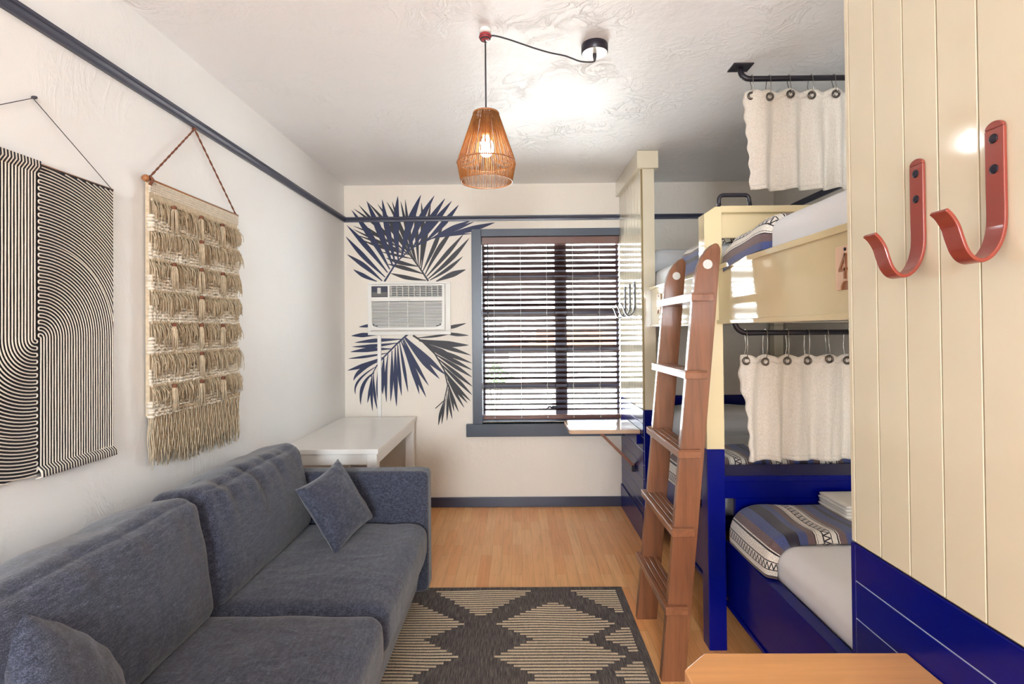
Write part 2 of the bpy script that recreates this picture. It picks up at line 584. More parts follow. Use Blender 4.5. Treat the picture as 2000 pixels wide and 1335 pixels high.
b.box(XL, -.9, YR - .12, YR, 0, C).box(.5, XR, YR - .12, YR, 0, C).box(-.9, .5, YR - .12, YR, 0, 1.0).box(-.9, .5, YR - .12, YR, 2.2, C)
struct(b.build('wall_rear', 'wall_back_plaster'))
w2 = MB()  # unseen window added to let sky light in from behind the camera
for x in (-.9, -.225, .45): w2.box(x, x + .05, YR - .09, YR - .04, 1.0, 2.2)
w2.box(-.9, .5, YR - .09, YR - .04, 1.0, 1.05).box(-.9, .5, YR - .09, YR - .04, 2.15, 2.2)
w2 = struct(w2.build('rear_fill_window', 'slate'))
MB().box(-.87, .47, YR - .07, YR - .064, 1.03, 2.17).build('glass', 'window_glass', w2)

# skirting and picture rail
struct(MB().box(XL, X0, D - .016, D, 0, .081).build('baseboard_back', 'rail_slate', bevel=.004))
struct(MB().box(XL, XL + .016, YR, D - .016, 0, .081).build('baseboard_left', 'rail_slate', bevel=.004))
def rail_profile(o, s):      # picture rail: rounded lip over a narrow board
    return [(o, 2.362), (o + s * .014, 2.362), (o + s * .016, 2.374), (o + s * .020, 2.384), (o + s * .026, 2.388), (o + s * .026, 2.398), (o + s * .018, 2.403), (o, 2.403)]
struct(MB().prism(rail_profile(D, -1), 0, XL, X0 + .02).build('trim_1', 'rail_slate'))
struct(MB().prism(rail_profile(D, -1), 0, .95, XR).build('trim_2', 'rail_slate'))
struct(MB().prism(rail_profile(XL, 1), 1, YR, D - .03).build('trim_3', 'rail_slate'))
struct(MB().prism([(x, z) for x, z in rail_profile(XR, -1)], 1, 1.0, D - .03).build('trim_4', 'rail_slate'))

# window: frame, mullion, muntins, glass, casing, sill
win = MB()
YF = D + .075
win.box(WX0, WX0 + .03, YF, YF + .05, WZ0, WZ1).box(WX1 - .02, WX1, YF, YF + .05, WZ0, WZ1)
win.box(WX0, WX1, YF, YF + .05, WZ0, WZ0 + .035).box(WX0, WX1, YF, YF + .05, WZ1 - .04, WZ1)
win = struct(win.build('window_1', 'plum', bevel=.004))
MB().box(.318, .418, YF - .008, YF + .05, WZ0, WZ1).build('mullion', 'plum', win, bevel=.004)
for z in (1.893, 1.592, 1.285, .988):
    MB().box(WX0 + .02, .318, YF, YF + .04, z - .024, z + .024).box(.418, WX1 - .015, YF, YF + .04, z - .024, z + .024).build('muntin', 'plum', win, bevel=.004)
MB().box(WX0 + .02, WX1 - .01, YF + .02, YF + .025, WZ0 + .02, WZ1 - .02).build('glass', 'window_glass', win)
lt = MB().tube([(.30, YF - .012, .80), (.30, YF - .03, .80), (.262, YF - .035, .815), (.235, YF - .035, .79)], .009, 8)
lt.box(.285, .335, YF - .02, YF + .01, .785, .82)
lt.build('window_latch', 'black_metal', win)
cas = MB().box(-.372, -.292, D - .022, D + .004, .684, 2.292).box(-.292, X0, D - .022, D + .004, 2.229, 2.292)
cas.box(-.300, -.292, D, D + .075, .70, 2.236)
cas.box(-.30, X0, D, D + .075, 2.2285, 2.2365)
MB_c = cas.build('window_casing', 'slate', win, bevel=.003)
MB().box(-.425, X0, D - .045, D + .004, .583, .686).box(-.30, X0, D, D + .075, .672, .7005).build('window_sill', 'slate', win, bevel=.004)

# venetian blind
bl = thing('venetian_blind', (.28, D, .72), 'dark brown wooden slat blind hanging in the slate-framed window', 'blind')
MB().box(-.288, X0 - .004, D - .006, D + .05, 2.164, 2.228).build('valance', 'blind_wood', bl, bevel=.004)
sl = MB()
zs = [2.142 - .0434 * i for i in range(32)]
for z in zs:
    y0, y1 = D + .002, D + .050
    pts = []
    for k in range(5):
        t = k / 4
        pts.append((y0 + (y1 - y0) * t, z + .0110 - .022 * t + .002 * (1 - (2 * t - 1) ** 2)))
    poly = pts + [(y, zz - .0028) for y, zz in pts[::-1]]
    sl.prism(poly, 0, -.286, X0 - .006)
sl.build('slats', 'slat_wood', bl)
MB().box(-.286, X0 - .006, D + .002, D + .05, .716, .752).build('bottom_rail', 'blind_wood', bl, bevel=.004)
for x in (-.1898, .0308, .2471, .4632, .6834):
    t = MB().tube([(x, D - .001, 2.17), (x, D - .001, .73)], .0011, 5).tube([(x, D + .053, 2.17), (x, D + .053, .73)], .0011, 5)
    for z in zs: t.ball((x, D + .0015, z + .0115), .003, .003, .003, 6, 4)
    t.ball((x, D - .0015, .735), .004, .003, .008, 8, 5)
    t.build('ladder_cord', 'cord_white', bl)
t = MB()
for i in range(80):
    z = 2.15 - i * .0175
    t.box(-.2885 + .001 * (i % 2), -.2855 + .001 * (i % 2), D + .002, D + .006, z - .006, z + .006)
t.build('lift_cord', 'cord_white', bl)
MB().tube([(-.238, D - .006, 2.165), (-.243, D - .006, 1.40)], .0045, 8).tube([(-.243, D - .006, 1.41), (-.243, D - .006, 1.375)], .007, 8).build('tilt_wand', 'black_metal', bl)

# outdoors: yard, pale building with an orange band, plants
struct(MB().box(-14, 14, D + .4, 26, -.25, -.15).build('ground', 'concrete'))
fb = thing('neighbour_building', (0, 12.5, -.15), 'pale building with an orange band across the yard', 'building')
MB().box(-9, 9, 12, 13, -.15, 5.5).build('facade', 'stucco', fb)
MB().box(-.2, 9, 11.93, 12, 1.08, 1.485).build('orange_band', 'orange_wall', fb)
MB().box(-.75, -.2, 11.95, 12, .76, 1.44).build('grey_vent', 'cord_black', fb)
def shrub(name, cx, cy, r, h, mat, lab, n=420, zlo=.12):
    t = thing(name, (cx, cy, -.15), lab, 'shrub')
    m = MB()
    for i in range(n):
        a = rnd.uniform(0, 6.283); q = r * rnd.uniform(.2, 1) ** .5; z = rnd.uniform(zlo, 1)
        q *= math.sin(math.pi * min(.93, (z - zlo) / (1 - zlo) * .8 + .14))
        p = Vector((cx + q * math.cos(a), cy + q * math.sin(a), -.15 + h * z))
        d = Vector((rnd.uniform(-1, 1), rnd.uniform(-1, 1), rnd.uniform(-.2, 1))).normalized(); e = d.orthogonal().normalized()
        L = rnd.uniform(.06, .1); b0 = len(m.v)
        m.v += [tuple(p), tuple(p + d * L * .5 + e * L * .22), tuple(p + d * L), tuple(p + d * L * .5 - e * L * .22)]
        m.face((b0, b0 + 1, b0 + 2, b0 + 3))
    m.build('foliage', mat, t)
    s = MB()
    for i in range(6):
        a = i * 1.05; s.tube([(cx, cy, -.15), (cx + .5 * r * math.cos(a), cy + .5 * r * math.sin(a), -.15 + h * .6)], .012, 5)
    s.build('stem', 'stem', t)
shrub('green_shrub', -.42, 9.2, .30, 1.02, 'leaf', 'bright green shrub outside the window, seen at the lower left through the slats', zlo=.56)
shrub('pale_shrub', -.10, 6.6, .34, .55, 'pale_leaf', 'low grey-green shrub outside, just above the window sill', 300)

# ------------------------------------------------------------------ the palm mural, air conditioner, conduit
FRONDS = [
 ('upper grey', 'mural_grey', [(-0.734, 1.869), (-0.804, 1.978), (-0.886, 2.087), (-0.956, 2.133)],
  [((-0.67, 1.865), (-0.421, 1.961), 0.045), ((-0.721, 1.875), (-0.446, 2.07), 0.029), ((-0.734, 1.888), (-0.39, 2.223), 0.038), ((-0.747, 1.907), (-0.438, 2.255), 0.035), ((-0.759, 1.926), (-0.511, 2.313), 0.038), ((-0.778, 1.952), (-0.603, 2.353), 0.035), ((-0.791, 1.971), (-0.71, 2.507), 0.035), ((-0.803, 1.991), (-0.787, 2.521), 0.035), ((-0.816, 2.004), (-0.845, 2.483), 0.032), ((-0.829, 2.017), (-0.921, 2.548), 0.029), ((-0.842, 2.029), (-0.959, 2.533), 0.029), ((-0.854, 2.049), (-1.03, 2.533), 0.029), ((-0.867, 2.068), (-1.075, 2.531), 0.029), ((-0.879, 2.081), (-1.151, 2.512), 0.029), ((-0.892, 2.094), (-1.228, 2.523), 0.029), ((-0.905, 2.1), (-1.308, 2.507), 0.029), ((-0.918, 2.107), (-1.35, 2.476), 0.025), ((-0.753, 1.875), (-1.047, 1.936), 0.032), ((-0.772, 1.927), (-1.072, 2.013), 0.032), ((-0.816, 1.991), (-1.084, 2.064), 0.032), ((-0.867, 2.055), (-1.122, 2.115), 0.019), ((-0.899, 2.087), (-1.25, 2.2), 0.019), ((-0.93, 2.1), (-1.307, 2.226), 0.016), ((-0.943, 2.113), (-1.332, 2.258), 0.016), ((-0.956, 2.126), (-1.358, 2.306), 0.016), ((-0.969, 2.139), (-1.354, 2.332), 0.016), ((-0.981, 2.159), (-1.3, 2.36), 0.016)]),
 ('upper blue', 'mural_blue', [(-1.098, 1.869), (-1.027, 1.98), (-0.982, 2.044), (-0.866, 2.145), (-0.706, 2.22), (-0.591, 2.25)],
  [((-1.162, 1.87), (-1.357, 1.971), 0.032), ((-1.117, 1.873), (-1.407, 2.096), 0.038), ((-1.092, 1.904), (-1.419, 2.246), 0.038), ((-1.072, 1.942), (-1.409, 2.339), 0.041), ((-1.053, 1.968), (-1.369, 2.466), 0.048), ((-1.027, 1.993), (-1.241, 2.539), 0.054), ((-1.008, 2.018), (-1.113, 2.55), 0.048), ((-0.982, 2.044), (-0.982, 2.578), 0.054), ((-0.956, 2.062), (-0.79, 2.585), 0.06), ((-0.911, 2.1), (-0.678, 2.578), 0.051), ((-0.866, 2.138), (-0.589, 2.554), 0.048), ((-0.815, 2.17), (-0.534, 2.531), 0.045), ((-0.764, 2.188), (-0.477, 2.498), 0.045), ((-0.706, 2.22), (-0.379, 2.366), 0.038), ((-0.655, 2.232), (-0.351, 2.357), 0.025), ((-0.61, 2.244), (-0.178, 2.348), 0.045), ((-0.706, 2.22), (-0.367, 2.258), 0.016)]),
 ('lower grey', 'mural_grey', [(-0.864, 1.419), (-0.78, 1.362), (-0.683, 1.263), (-0.607, 1.13), (-0.58, 1.004), (-0.609, 0.879), (-0.683, 0.813)],
  [((-0.836, 1.398), (-0.548, 1.43), 0.017), ((-0.674, 1.466), (-0.422, 1.516), 0.028), ((-0.639, 1.445), (-0.402, 1.415), 0.025), ((-0.815, 1.383), (-0.402, 1.334), 0.049), ((-0.815, 1.373), (-0.507, 1.325), 0.035), ((-0.759, 1.355), (-0.385, 1.25), 0.031), ((-0.773, 1.355), (-0.515, 1.227), 0.056), ((-0.738, 1.327), (-0.376, 1.184), 0.031), ((-0.718, 1.299), (-0.376, 1.128), 0.031), ((-0.683, 1.263), (-0.377, 1.069), 0.031), ((-0.662, 1.228), (-0.374, 0.992), 0.031), ((-0.634, 1.179), (-0.378, 0.922), 0.029), ((-0.614, 1.137), (-0.392, 0.873), 0.028), ((-0.6, 1.109), (-0.417, 0.856), 0.028), ((-0.583, 1.06), (-0.445, 0.818), 0.021), ((-0.576, 1.025), (-0.491, 0.783), 0.02), ((-0.576, 1.004), (-0.529, 0.787), 0.02), ((-0.577, 0.976), (-0.544, 0.725), 0.02), ((-0.587, 0.934), (-0.589, 0.711), 0.017), ((-0.598, 0.892), (-0.631, 0.683), 0.017), ((-0.609, 0.879), (-0.659, 0.673), 0.02)]),
 ('lower blue', 'mural_blue', [(-0.906, 1.43), (-0.998, 1.35), (-1.103, 1.246), (-1.167, 1.17), (-1.217, 1.079)],
  [((-1.151, 1.513), (-1.312, 1.493), 0.024), ((-1.151, 1.429), (-1.376, 1.42), 0.035), ((-0.962, 1.388), (-1.348, 1.364), 0.031), ((-0.997, 1.357), (-1.369, 1.329), 0.028), ((-1.047, 1.309), (-1.384, 1.287), 0.035), ((-1.082, 1.274), (-1.402, 1.231), 0.02), ((-1.117, 1.239), (-1.409, 1.133), 0.035), ((-1.153, 1.205), (-1.293, 1.136), (-1.361, 1.049), 0.031), ((-1.16, 1.17), (-1.315, 1.052), (-1.344, 0.937), 0.017), ((-1.188, 1.114), (-1.28, 1.01), (-1.302, 0.849), 0.028), ((-1.206, 1.086), (-1.246, 0.863), 0.021), ((-1.206, 1.086), (-1.204, 0.796), 0.02), ((-1.195, 1.107), (-1.166, 0.813), 0.022), ((-1.157, 1.135), (-1.155, 0.855), 0.015), ((-1.107, 1.239), (-1.119, 0.935), 0.035), ((-1.072, 1.267), (-1.088, 0.869), 0.024), ((-1.04, 1.294), (-1.053, 0.875), 0.029), ((-1.012, 1.322), (-1.005, 0.833), 0.034), ((-0.991, 1.343), (-0.962, 0.92), 0.029), ((-0.976, 1.364), (-0.909, 0.951), 0.025), ((-0.962, 1.371), (-0.815, 0.933), 0.038), ((-0.948, 1.381), (-0.759, 0.908), 0.038), ((-0.941, 1.388), (-0.737, 1.002), 0.031), ((-0.931, 1.395), (-0.646, 1.057), 0.045), ((-0.927, 1.402), (-0.593, 1.088), 0.045)]),
]

mu = thing('palm_mural', (-.83, D - .001, 1.45), 'navy and charcoal palm fronds painted on the back wall around the air conditioner', 'mural')
lay = 0
for nm, mt, rach, leaves in FRONDS:
    m = MB(); lay += 1
    y = D - .0007 * lay
    def strip(pts, ws):
        b0 = len(m.v); yy = y - .00001 * (b0 // 26)
        for i, p in enumerate(pts):
            a = pts[max(0, i - 1)]; c = pts[min(len(pts) - 1, i + 1)]
            dx, dz = c[0] - a[0], c[1] - a[1]; L = math.hypot(dx, dz) or 1
            nx, nz = -dz / L, dx / L
            for s_ in (1, -1):
                m.v.append((p[0] + nx * ws[i] / 2 * s_, yy, p[1] + nz * ws[i] / 2 * s_))
        for i in range(len(pts) - 1):
            q = b0 + 2 * i
            m.face((q, q + 2, q + 3, q + 1))
    strip(rach, [.016 - .009 * i / (len(rach) - 1) for i in range(len(rach))])
    for lf in leaves:
        w = lf[-1]; P = lf[:-1]
        a, e = P[0], P[-1]
        L = math.hypot(e[0] - a[0], e[1] - a[1])
        bend = rnd.uniform(-.035, .035) * L
        ang = (-(e[1] - a[1]) / max(L, 1e-6), (e[0] - a[0]) / max(L, 1e-6))
        pts = []; ws = []
        for k in range(13):
            t = k / 12
            if len(P) == 3:
                p = [(1 - t) ** 2 * a[i] + 2 * t * (1 - t) * (2 * P[1][i] - .5 * a[i] - .5 * e[i]) + t * t * e[i] for i in (0, 1)]
            else:
                p = [a[i] + (e[i] - a[i]) * t + ang[i] * bend * math.sin(math.pi * t) for i in (0, 1)]
            pts.append(p)
            ws.append(w * (.16 + .84 * math.sin(math.pi * min(1, t / .62) / 2) ** 1.3 if t < .62 else (max(0.0, (1 - t) / .38)) ** .8) + .002)
        strip(pts, ws)
    m.build('frond', mt, mu)

ac = thing('air_conditioner', (-.891, D, 1.424), 'white through-wall air conditioner with louvred front amid the palm mural', 'air conditioner')
fr = MB()
ax0, ax1, az0, az1 = -1.234, -.549, 1.424, 1.862
fr.box(ax0, ax1, D - .02, D, 1.845, az1).box(ax0, ax1, D - .02, D, az0, 1.455).box(ax0, -1.205, D - .02, D, 1.455, 1.845).box(-.592, ax1, D - .02, D, 1.455, 1.845)
fr.build('wall_trim', 'white_plastic', ac, bevel=.003)
bz = MB()
bx0, bx1, bz0, bz1, yb = -1.205, -.592, 1.464, 1.839, D - .055
bz.box(bx0, bx1, yb, D - .004, 1.825, bz1).box(bx0, bx1, yb, D - .004, bz0, 1.488).box(bx0, -1.193, yb, D - .004, 1.488, 1.825).box(-.614, bx1, yb, D - .004, 1.488, 1.825)
bz.box(-1.193, -.614, yb, D - .004, 1.70, 1.735).box(-1.059, -1.043, yb, D - .004, 1.735, 1.825)
bz.tube([(-.955, yb - .001, 1.708), (-.945, yb - .004, 1.714), (-.885, yb - .004, 1.714), (-.872, yb - .001, 1.708)], .003, 6)
bz.build('front_bezel', 'white_plastic', ac, bevel=.003)
cp = MB().box(-1.193, -1.059, yb + .004, D - .004, 1.735, 1.825).build('control_panel', 'panel_dark', ac)
cb = MB().box(-1.144, -1.116, yb, yb + .004, 1.764, 1.812)
cb.build('display', 'silver', cp)
bt = MB().box(-1.189, -1.063, yb + .0035, yb + .0045, 1.741, 1.777)
for i in range(4):
    for j in range(3):
        bt.box(-1.185 + i * .03 + (.012 if i > 1 else 0), -1.172 + i * .03 + (.012 if i > 1 else 0), yb + .002, yb + .004, 1.745 + j * .011, 1.7515 + j * .011)
bt.build('buttons', 'grille_dark', cp)
vt = MB().box(-1.043, -.614, D - .02, D - .004, 1.735, 1.825, 1)
for i in range(6): vt.box(-1.043, -.614, yb + .003, D - .02, 1.740 + i * .0145, 1.7435 + i * .0145)
for i in range(9): vt.box(-1.035 + i * .048, -1.031 + i * .048, yb + .001, D - .02, 1.735, 1.825)
vt.build('air_outlet', ['white_plastic', 'grille_dark'], ac)
lv = MB().box(-1.193, -.614, D - .02, D - .004, 1.488, 1.70, 1)
for i in range(17):
    z = 1.492 + i * .0122
    ind = max(0, .022 - .012 * i) * 2.2
    lv.prism([(yb + .002, z), (yb + .026, z + .006), (yb + .026, z + .009), (yb + .002, z + .0065)], 0, -1.193 + ind, -.614 - ind)
for x in (-1.055, -.90, -.76): lv.box(x, x + .004, yb + .004, D - .02, 1.488, 1.70)
for sx in (-1, 1):
    xc = -.9035 + sx * .2895
    lv.prism([(xc, 1.488), (xc - sx * .05, 1.488), (xc - sx * .012, 1.50), (xc, 1.53)], 1, yb, D - .01)
lv.build('intake_grille', ['white_plastic', 'grille_dark'], ac)
cd = MB().box(-1.157, -1.127, D - .018, D, .55, 1.424)
cd = tag(cd.build('cable_conduit', 'white_paint', bevel=.003), 'slim white cable cover running down the back wall from the air conditioner', 'cable cover')

# ------------------------------------------------------------------ left wall: rope art and knotted hanging
def rope_art():
    t = thing('rope_wall_hanging', (XL, 1.535, 1.03), 'black and white rope wall hanging with curving line pattern, cut by the picture edge', 'wall hanging')
    YB, W, ZT, ZB, ZC = 1.527, .290, 1.957, 1.033, 1.44
    MB().box(XL + .006, XL + .018, YB - .300, YB + W, ZB + .01, ZT).build('backing', 'rope_black', t)
    m = MB(); xr = XL + .0205
    pit = .0099
    # right half: from the seam, over a quarter turn, straight down
    for side in (1, -1):
        zt, zb = (ZT - .008, ZB + .012)
        span = (ZT - ZC) if side > 0 else (ZC - ZB)
        n = int((math.hypot(span, W) - .006) / pit)
        for i in range(n):
            R = .004 + pit * i
            pts = []
            for k in range(19):
                a = math.pi / 2 * k / 18
                pts.append((R * math.sin(a) ** .95, R * math.cos(a) ** .95))
            if R < W - .004:
                m_ = 14
                far = (ZC - zb) if side > 0 else (zt - ZC)
                for k in range(1, m_ + 1):
                    pts.append((R + .0003 * math.sin(i * 2.1 + k * 1.3), -far * k / m_))
            else:
                Wm, Sm = W - .004, span - .006
                a0 = math.acos(min(1, Sm / R)) if R > Sm else 0.0
                a1 = math.asin(min(1, Wm / R))
                pts = [(R * math.sin(a0 + (a1 - a0) * k / 18), R * math.cos(a0 + (a1 - a0) * k / 18)) for k in range(19)] if a1 > a0 + .01 else []
            wpts = [(xr, YB + side * (.006 + p[0] * .985), ZC + side * p[1]) for p in pts]
            if len(wpts) > 1: m.tube(wpts, .0021, 5, caps=False)
            if i % 2 == 0 and .004 + pit * (i + 1) < span - .004:      # the loop that turns back at the seam
                z0 = ZC + side * R; z1 = ZC + side * (R + pit)
                zc = (z0 + z1) / 2; h = abs(z1 - z0) / 2
                m.tube([(xr, YB + side * (.006 - h * math.cos(q) * .9), zc + h * math.sin(q)) for q in [-math.pi / 2 + math.pi * j / 6 for j in range(7)]], .0021, 5, caps=False)
    m.build('rope_lines', 'rope_white', t)
    ro, rt = MB(), MB()
    for i in range(119):      # rolled hems
        y = YB - .296 + i * .00495
        if y > YB: ro.tube([(XL + .018, y, ZB + .03), (XL + .03, y + .002, ZB + .016), (XL + .03, y + .004, ZB), (XL + .012, y + .002, ZB - .006)], .0027, 6, mat=i % 2)
        else: rt.tube([(XL + .018, y, ZT - .03), (XL + .03, y + .002, ZT - .012), (XL + .028, y + .003, ZT + .004), (XL + .012, y, ZT + .006)], .0027, 6, mat=i % 2)
    ro.build('bottom_hem', ['rope_white', 'rope_black'], t)
    rt.build('top_hem', ['rope_white', 'rope_black'], t)
    MB().tube([(XL + .012, YB - .305, ZT), (XL + .012, YB + W + .005, ZT)], .005, 8).build('dowel', 'copper', t)
    MB().tube([(XL + .012, YB + W, ZT + .004), (XL + .006, 1.527, 2.150), (XL + .012, YB - .30, ZT + .004)], .0013, 6).ball((XL + .01, 1.527, 2.152), .01, .005, .005, 8, 5).build('hanging_cord', 'cord_black', t)
rope_art()

def macrame():
    t = thing('knotted_wall_hanging', (XL, 2.30, .90), 'beige knotted yarn wall hanging with rows of tassels and a long fringe', 'wall hanging')
    Y0, Y1, ZT, ZB = 1.985, 2.622, 2.042, 1.135
    MB().box(XL + .008, XL + .024, Y0 + .004, Y1 - .004, ZB, ZT).build('woven_ground', 'yarn', t)
    top = MB()
    for r in range(5):
        for i in range(58):
            y = Y0 + .006 + i * .011
            top.ball((XL + .026, y, ZT - .006 - r * .0095), .005, .0062, .0048, 6, 4)
    top.build('top_band', 'yarn_light', t)
    zr = [1.957, 1.849, 1.727, 1.606, 1.485, 1.362, 1.240]
    for r, z in enumerate(zr):
        kn = MB()
        for q in range(5):                      # thick knotted rows under the fringe
            zz = z - .054 - q * .0128
            i = 0; y = Y0 + .006
            while y < Y1 - .004:
                col = int((y - Y0) / .16)
                puff = .017 if (col + r) % 2 == 0 else .008
                kn.ball((XL + .026 + rnd.uniform(0, .004), y, zz + rnd.uniform(-.002, .002)), puff, .011, .0072, 7, 5)
                y += .0165
        kn.build('knotted_band', 'yarn_light', t)
        fm = MB()
        for i in range(400):
            y = Y0 + .003 + (Y1 - Y0 - .006) * i / 399 + rnd.uniform(-.004, .004)
            L = .070 + rnd.uniform(-.024, .016) + .012 * math.sin(y * 40 + r * 2); x = XL + .028 + rnd.uniform(0, .01)
            sw = rnd.gauss(0, .007); out = rnd.uniform(.0, .020)
            z0 = z + rnd.uniform(-.004, .012)
            fm.tube([(x, y, z0), (x + out * .8, y + sw * .3, z0 - L * .35), (x + out, y + sw * .7, z0 - L * .75), (x + out * .85, y + sw, z0 - L)], [.0016, .0016, .0015, .0011], 4)
        for i in range(56):                     # looped yarn heads over each fringe
            fm.ball((XL + .033, Y0 + .006 + i * .0113, z + .010), .006, .006, .0075, 6, 4)
        fm.build('fringe_row', 'yarn', t)
        cols = (2.092, 2.274, 2.439) if r % 2 == 0 else (2.274,)
        for y in cols:
            ts = MB()
            for k in range(34):
                a = rnd.uniform(0, 6.283); q = .014 * rnd.random() ** .5
                yy, xx = y + q * math.cos(a), XL + .052 + q * math.sin(a) * .8
                L = .092 + rnd.uniform(-.014, .012)
                ts.tube([(XL + .052, y, z + .006), (xx, yy, z - .02), (xx + .003, yy + rnd.uniform(-.004, .004), z - L)], [.0022, .0021, .0014], 5)
            ts = ts.build('tassel', 'yarn', t)
            MB().lathe([(.004, -.008), (.0085, -.006), (.0095, 0), (.0085, .005), (.004, .008)], (XL + .052, y, z + .001), 12).build('tassel_wrap', 'rust_rope', ts)
    fm = MB()
    for i in range(250):
        y = Y0 + .004 + (Y1 - Y0 - .008) * i / 249
        L = .205 + rnd.uniform(-.025, .022) + (.012 if i > 60 else -.005); x = XL + .018 + (i % 4) * .005
        w = [rnd.uniform(-.005, .005) for _ in range(6)]
        fm.tube([(x + .004 * math.sin(k * 1.7 + i), y + w[k] * k / 5, ZB + .012 - L * k / 5) for k in range(6)], [.0021, .0022, .0022, .0021, .0020, .0013], 4)
    for i in range(46): fm.ball((XL + .032, Y0 + .007 + i * .0138, ZB + .012), .008, .008, .008, 6, 4)
    fm.build('bottom_fringe', 'yarn', t)
    MB().tube([(XL + .016, Y0 - .018, ZT + .002), (XL + .016, Y1 + .012, ZT + .002)], .008, 10).ball((XL + .022, Y0 - .012, ZT + .002), .014, .012, .014, 10, 7).build('dowel', 'copper', t)
    hc = MB()
    for s_ in (-1, 1):
        for (a, e) in (((XL + .02, Y0 + .006, ZT + .006), (XL + .012, 2.290, 2.352)), ((XL + .018, Y1 - .006, ZT + .006), (XL + .012, 2.294, 2.352))):
            pts = []
            for k in range(40):
                q = k / 39; ph = q * 40 + (math.pi if s_ > 0 else 0)
                p = Vector(a).lerp(Vector(e), q)
                pts.append((p.x + .0022 * math.cos(ph), p.y + .0022 * math.sin(ph), p.z))
            hc.tube(pts, .0026, 5)
    hc.ball((XL + .01, 2.292, 2.356), .012, .006, .006, 8, 6)
    hc.tube([(XL + .026, Y0 + .004, ZT + .014), (XL + .038, Y0 + .004, ZT), (XL + .026, Y0 + .004, ZT - .02)], .006, 6)
    hc.build('twisted_cord', 'rust_rope', t)
macrame()

# ------------------------------------------------------------------ pendant lamp
pl = thing('pendant_lamp', (-.118, 2.10, 2.05), 'tapered rattan pendant lamp with a swagged black cord, lit', 'pendant lamp')
LX, LY = -.118, 2.10
cn = MB().lathe([(.0545, 0), (.0565, -.003), (.0565, -.034), (.0535, -.0375)], (.342, 2.225, C), 40, cap=False)
cn.lathe([(.0565, -.0), (.001, 0)], (.342, 2.225, C), 40, cap=False)
cn = cn.build('canopy', 'black_metal', pl)
MB().lathe([(.0535, -.0376), (.001, -.0386)], (.342, 2.225, C), 40, cap=False).build('canopy_plate', 'silver', cn)
MB().lathe([(.008, -.036), (.008, -.05), (.005, -.066), (.002, -.072)], (.342, 2.225, C), 12).build('strain_relief', 'cord_black', cn)
hk = MB().lathe([(.024, 0), (.024, -.012), (.012, -.015)], (LX, LY, C), 20)
hk.tube([(LX, LY, C - .01), (LX, LY, C - .03)] + arc((LX + .012, LY, C - .038), .012, math.pi, 2.2 * math.pi, 10), .003, 8)
hk = hk.build('ceiling_hook', 'white_paint', pl)
MB().lathe([(.006, -.020), (.024, -.022), (.026, -.034), (.018, -.042), (.006, -.043)], (LX, LY, C), 16).build('cord_clip', 'red_clip', hk)
cdm = MB()
pts = [(.342, 2.225, C - .07), (.325, 2.223, C - .075), (.28, 2.215, C - .0755), (.24, 2.205, C - .066), (.21, 2.20, C - .058), (.15, 2.185, C - .053), (.09, 2.165, C - .046), (.03, 2.145, C - .036), (-.03, 2.125, C - .026), (-.085, 2.11, C - .020), (LX, LY, C - .03)]
sm = []
for i in range(len(pts) - 1):
    p0, p1, p2, p3 = [Vector(pts[max(0, min(len(pts) - 1, i + k))]) for k in (-1, 0, 1, 2)]
    for k in range(5):
        u = k / 5
        sm.append(tuple(.5 * ((2 * p1) + (p2 - p0) * u + (2 * p0 - 5 * p1 + 4 * p2 - p3) * u * u + (3 * p1 - p0 - 3 * p2 + p3) * u ** 3)))
cdm.tube(sm, .0032, 8)
for rr, zz in ((.020, -.026), (.023, -.033), (.019, -.04)): cdm.torus((LX, LY, C + zz), rr, .0032, 2, 20, 6)
cdm.tube([(LX, LY, C - .02), (LX, LY, 2.30)], .0032, 8)
cdm.build('cord', 'cord_black', pl)
MB().lathe([(.006, 2.33), (.017, 2.325), (.019, 2.30), (.019, 2.245), (.015, 2.235)], (LX, LY, 0), 20).build('lamp_socket', 'copper', pl)
MB().lathe([(.012, 2.24), (.014, 2.226), (.027, 2.208), (.031, 2.19), (.028, 2.17), (.016, 2.156), (.003, 2.152)], (LX, LY, 0), 24).build('bulb', 'bulb_glow', pl)
sh = MB()
prof = [(.050, 2.327), (.1175, 2.127), (.1035, 2.052)]
NS = 92
for i in range(NS):
    a = 2 * math.pi * i / NS; a2 = a + rnd.uniform(-.025, .025)
    q = [(r * math.cos(a if k else a2), r * math.sin(a if k else a2), z) for k, (r, z) in enumerate(prof)]
    sh.tube([(LX + x, LY + y, z) for x, y, z in q], .0014 + .0005 * (i % 3 == 0), 5)
    if i % 3 == 0:
        a3 = a + .04
        sh.tube([(LX + .046 * math.cos(a), LY + .046 * math.sin(a), 2.322), (LX + .113 * math.cos(a3), LY + .113 * math.sin(a3), 2.13)], .0016, 5)
sh.build('lamp_shade', 'rattan', pl)
for (r, z, w) in ((.1175, 2.127, .0028), (.1035, 2.052, .0028)): MB().torus((LX, LY, z), r, w, 2, 48, 6).build('shade_ring', 'copper', pl)
rg = MB()
for (r, z, w) in ((.018, 2.329, .003), (.050, 2.327, .004)): rg.torus((LX, LY, z), r, w, 2, 48, 6)
for k in range(4): rg.tube([(LX + .018 * math.cos(k * 1.57), LY + .018 * math.sin(k * 1.57), 2.329), (LX + .05 * math.cos(k * 1.57), LY + .05 * math.sin(k * 1.57), 2.328)], .0022, 5)
rg.build('shade_spider', 'copper', pl)

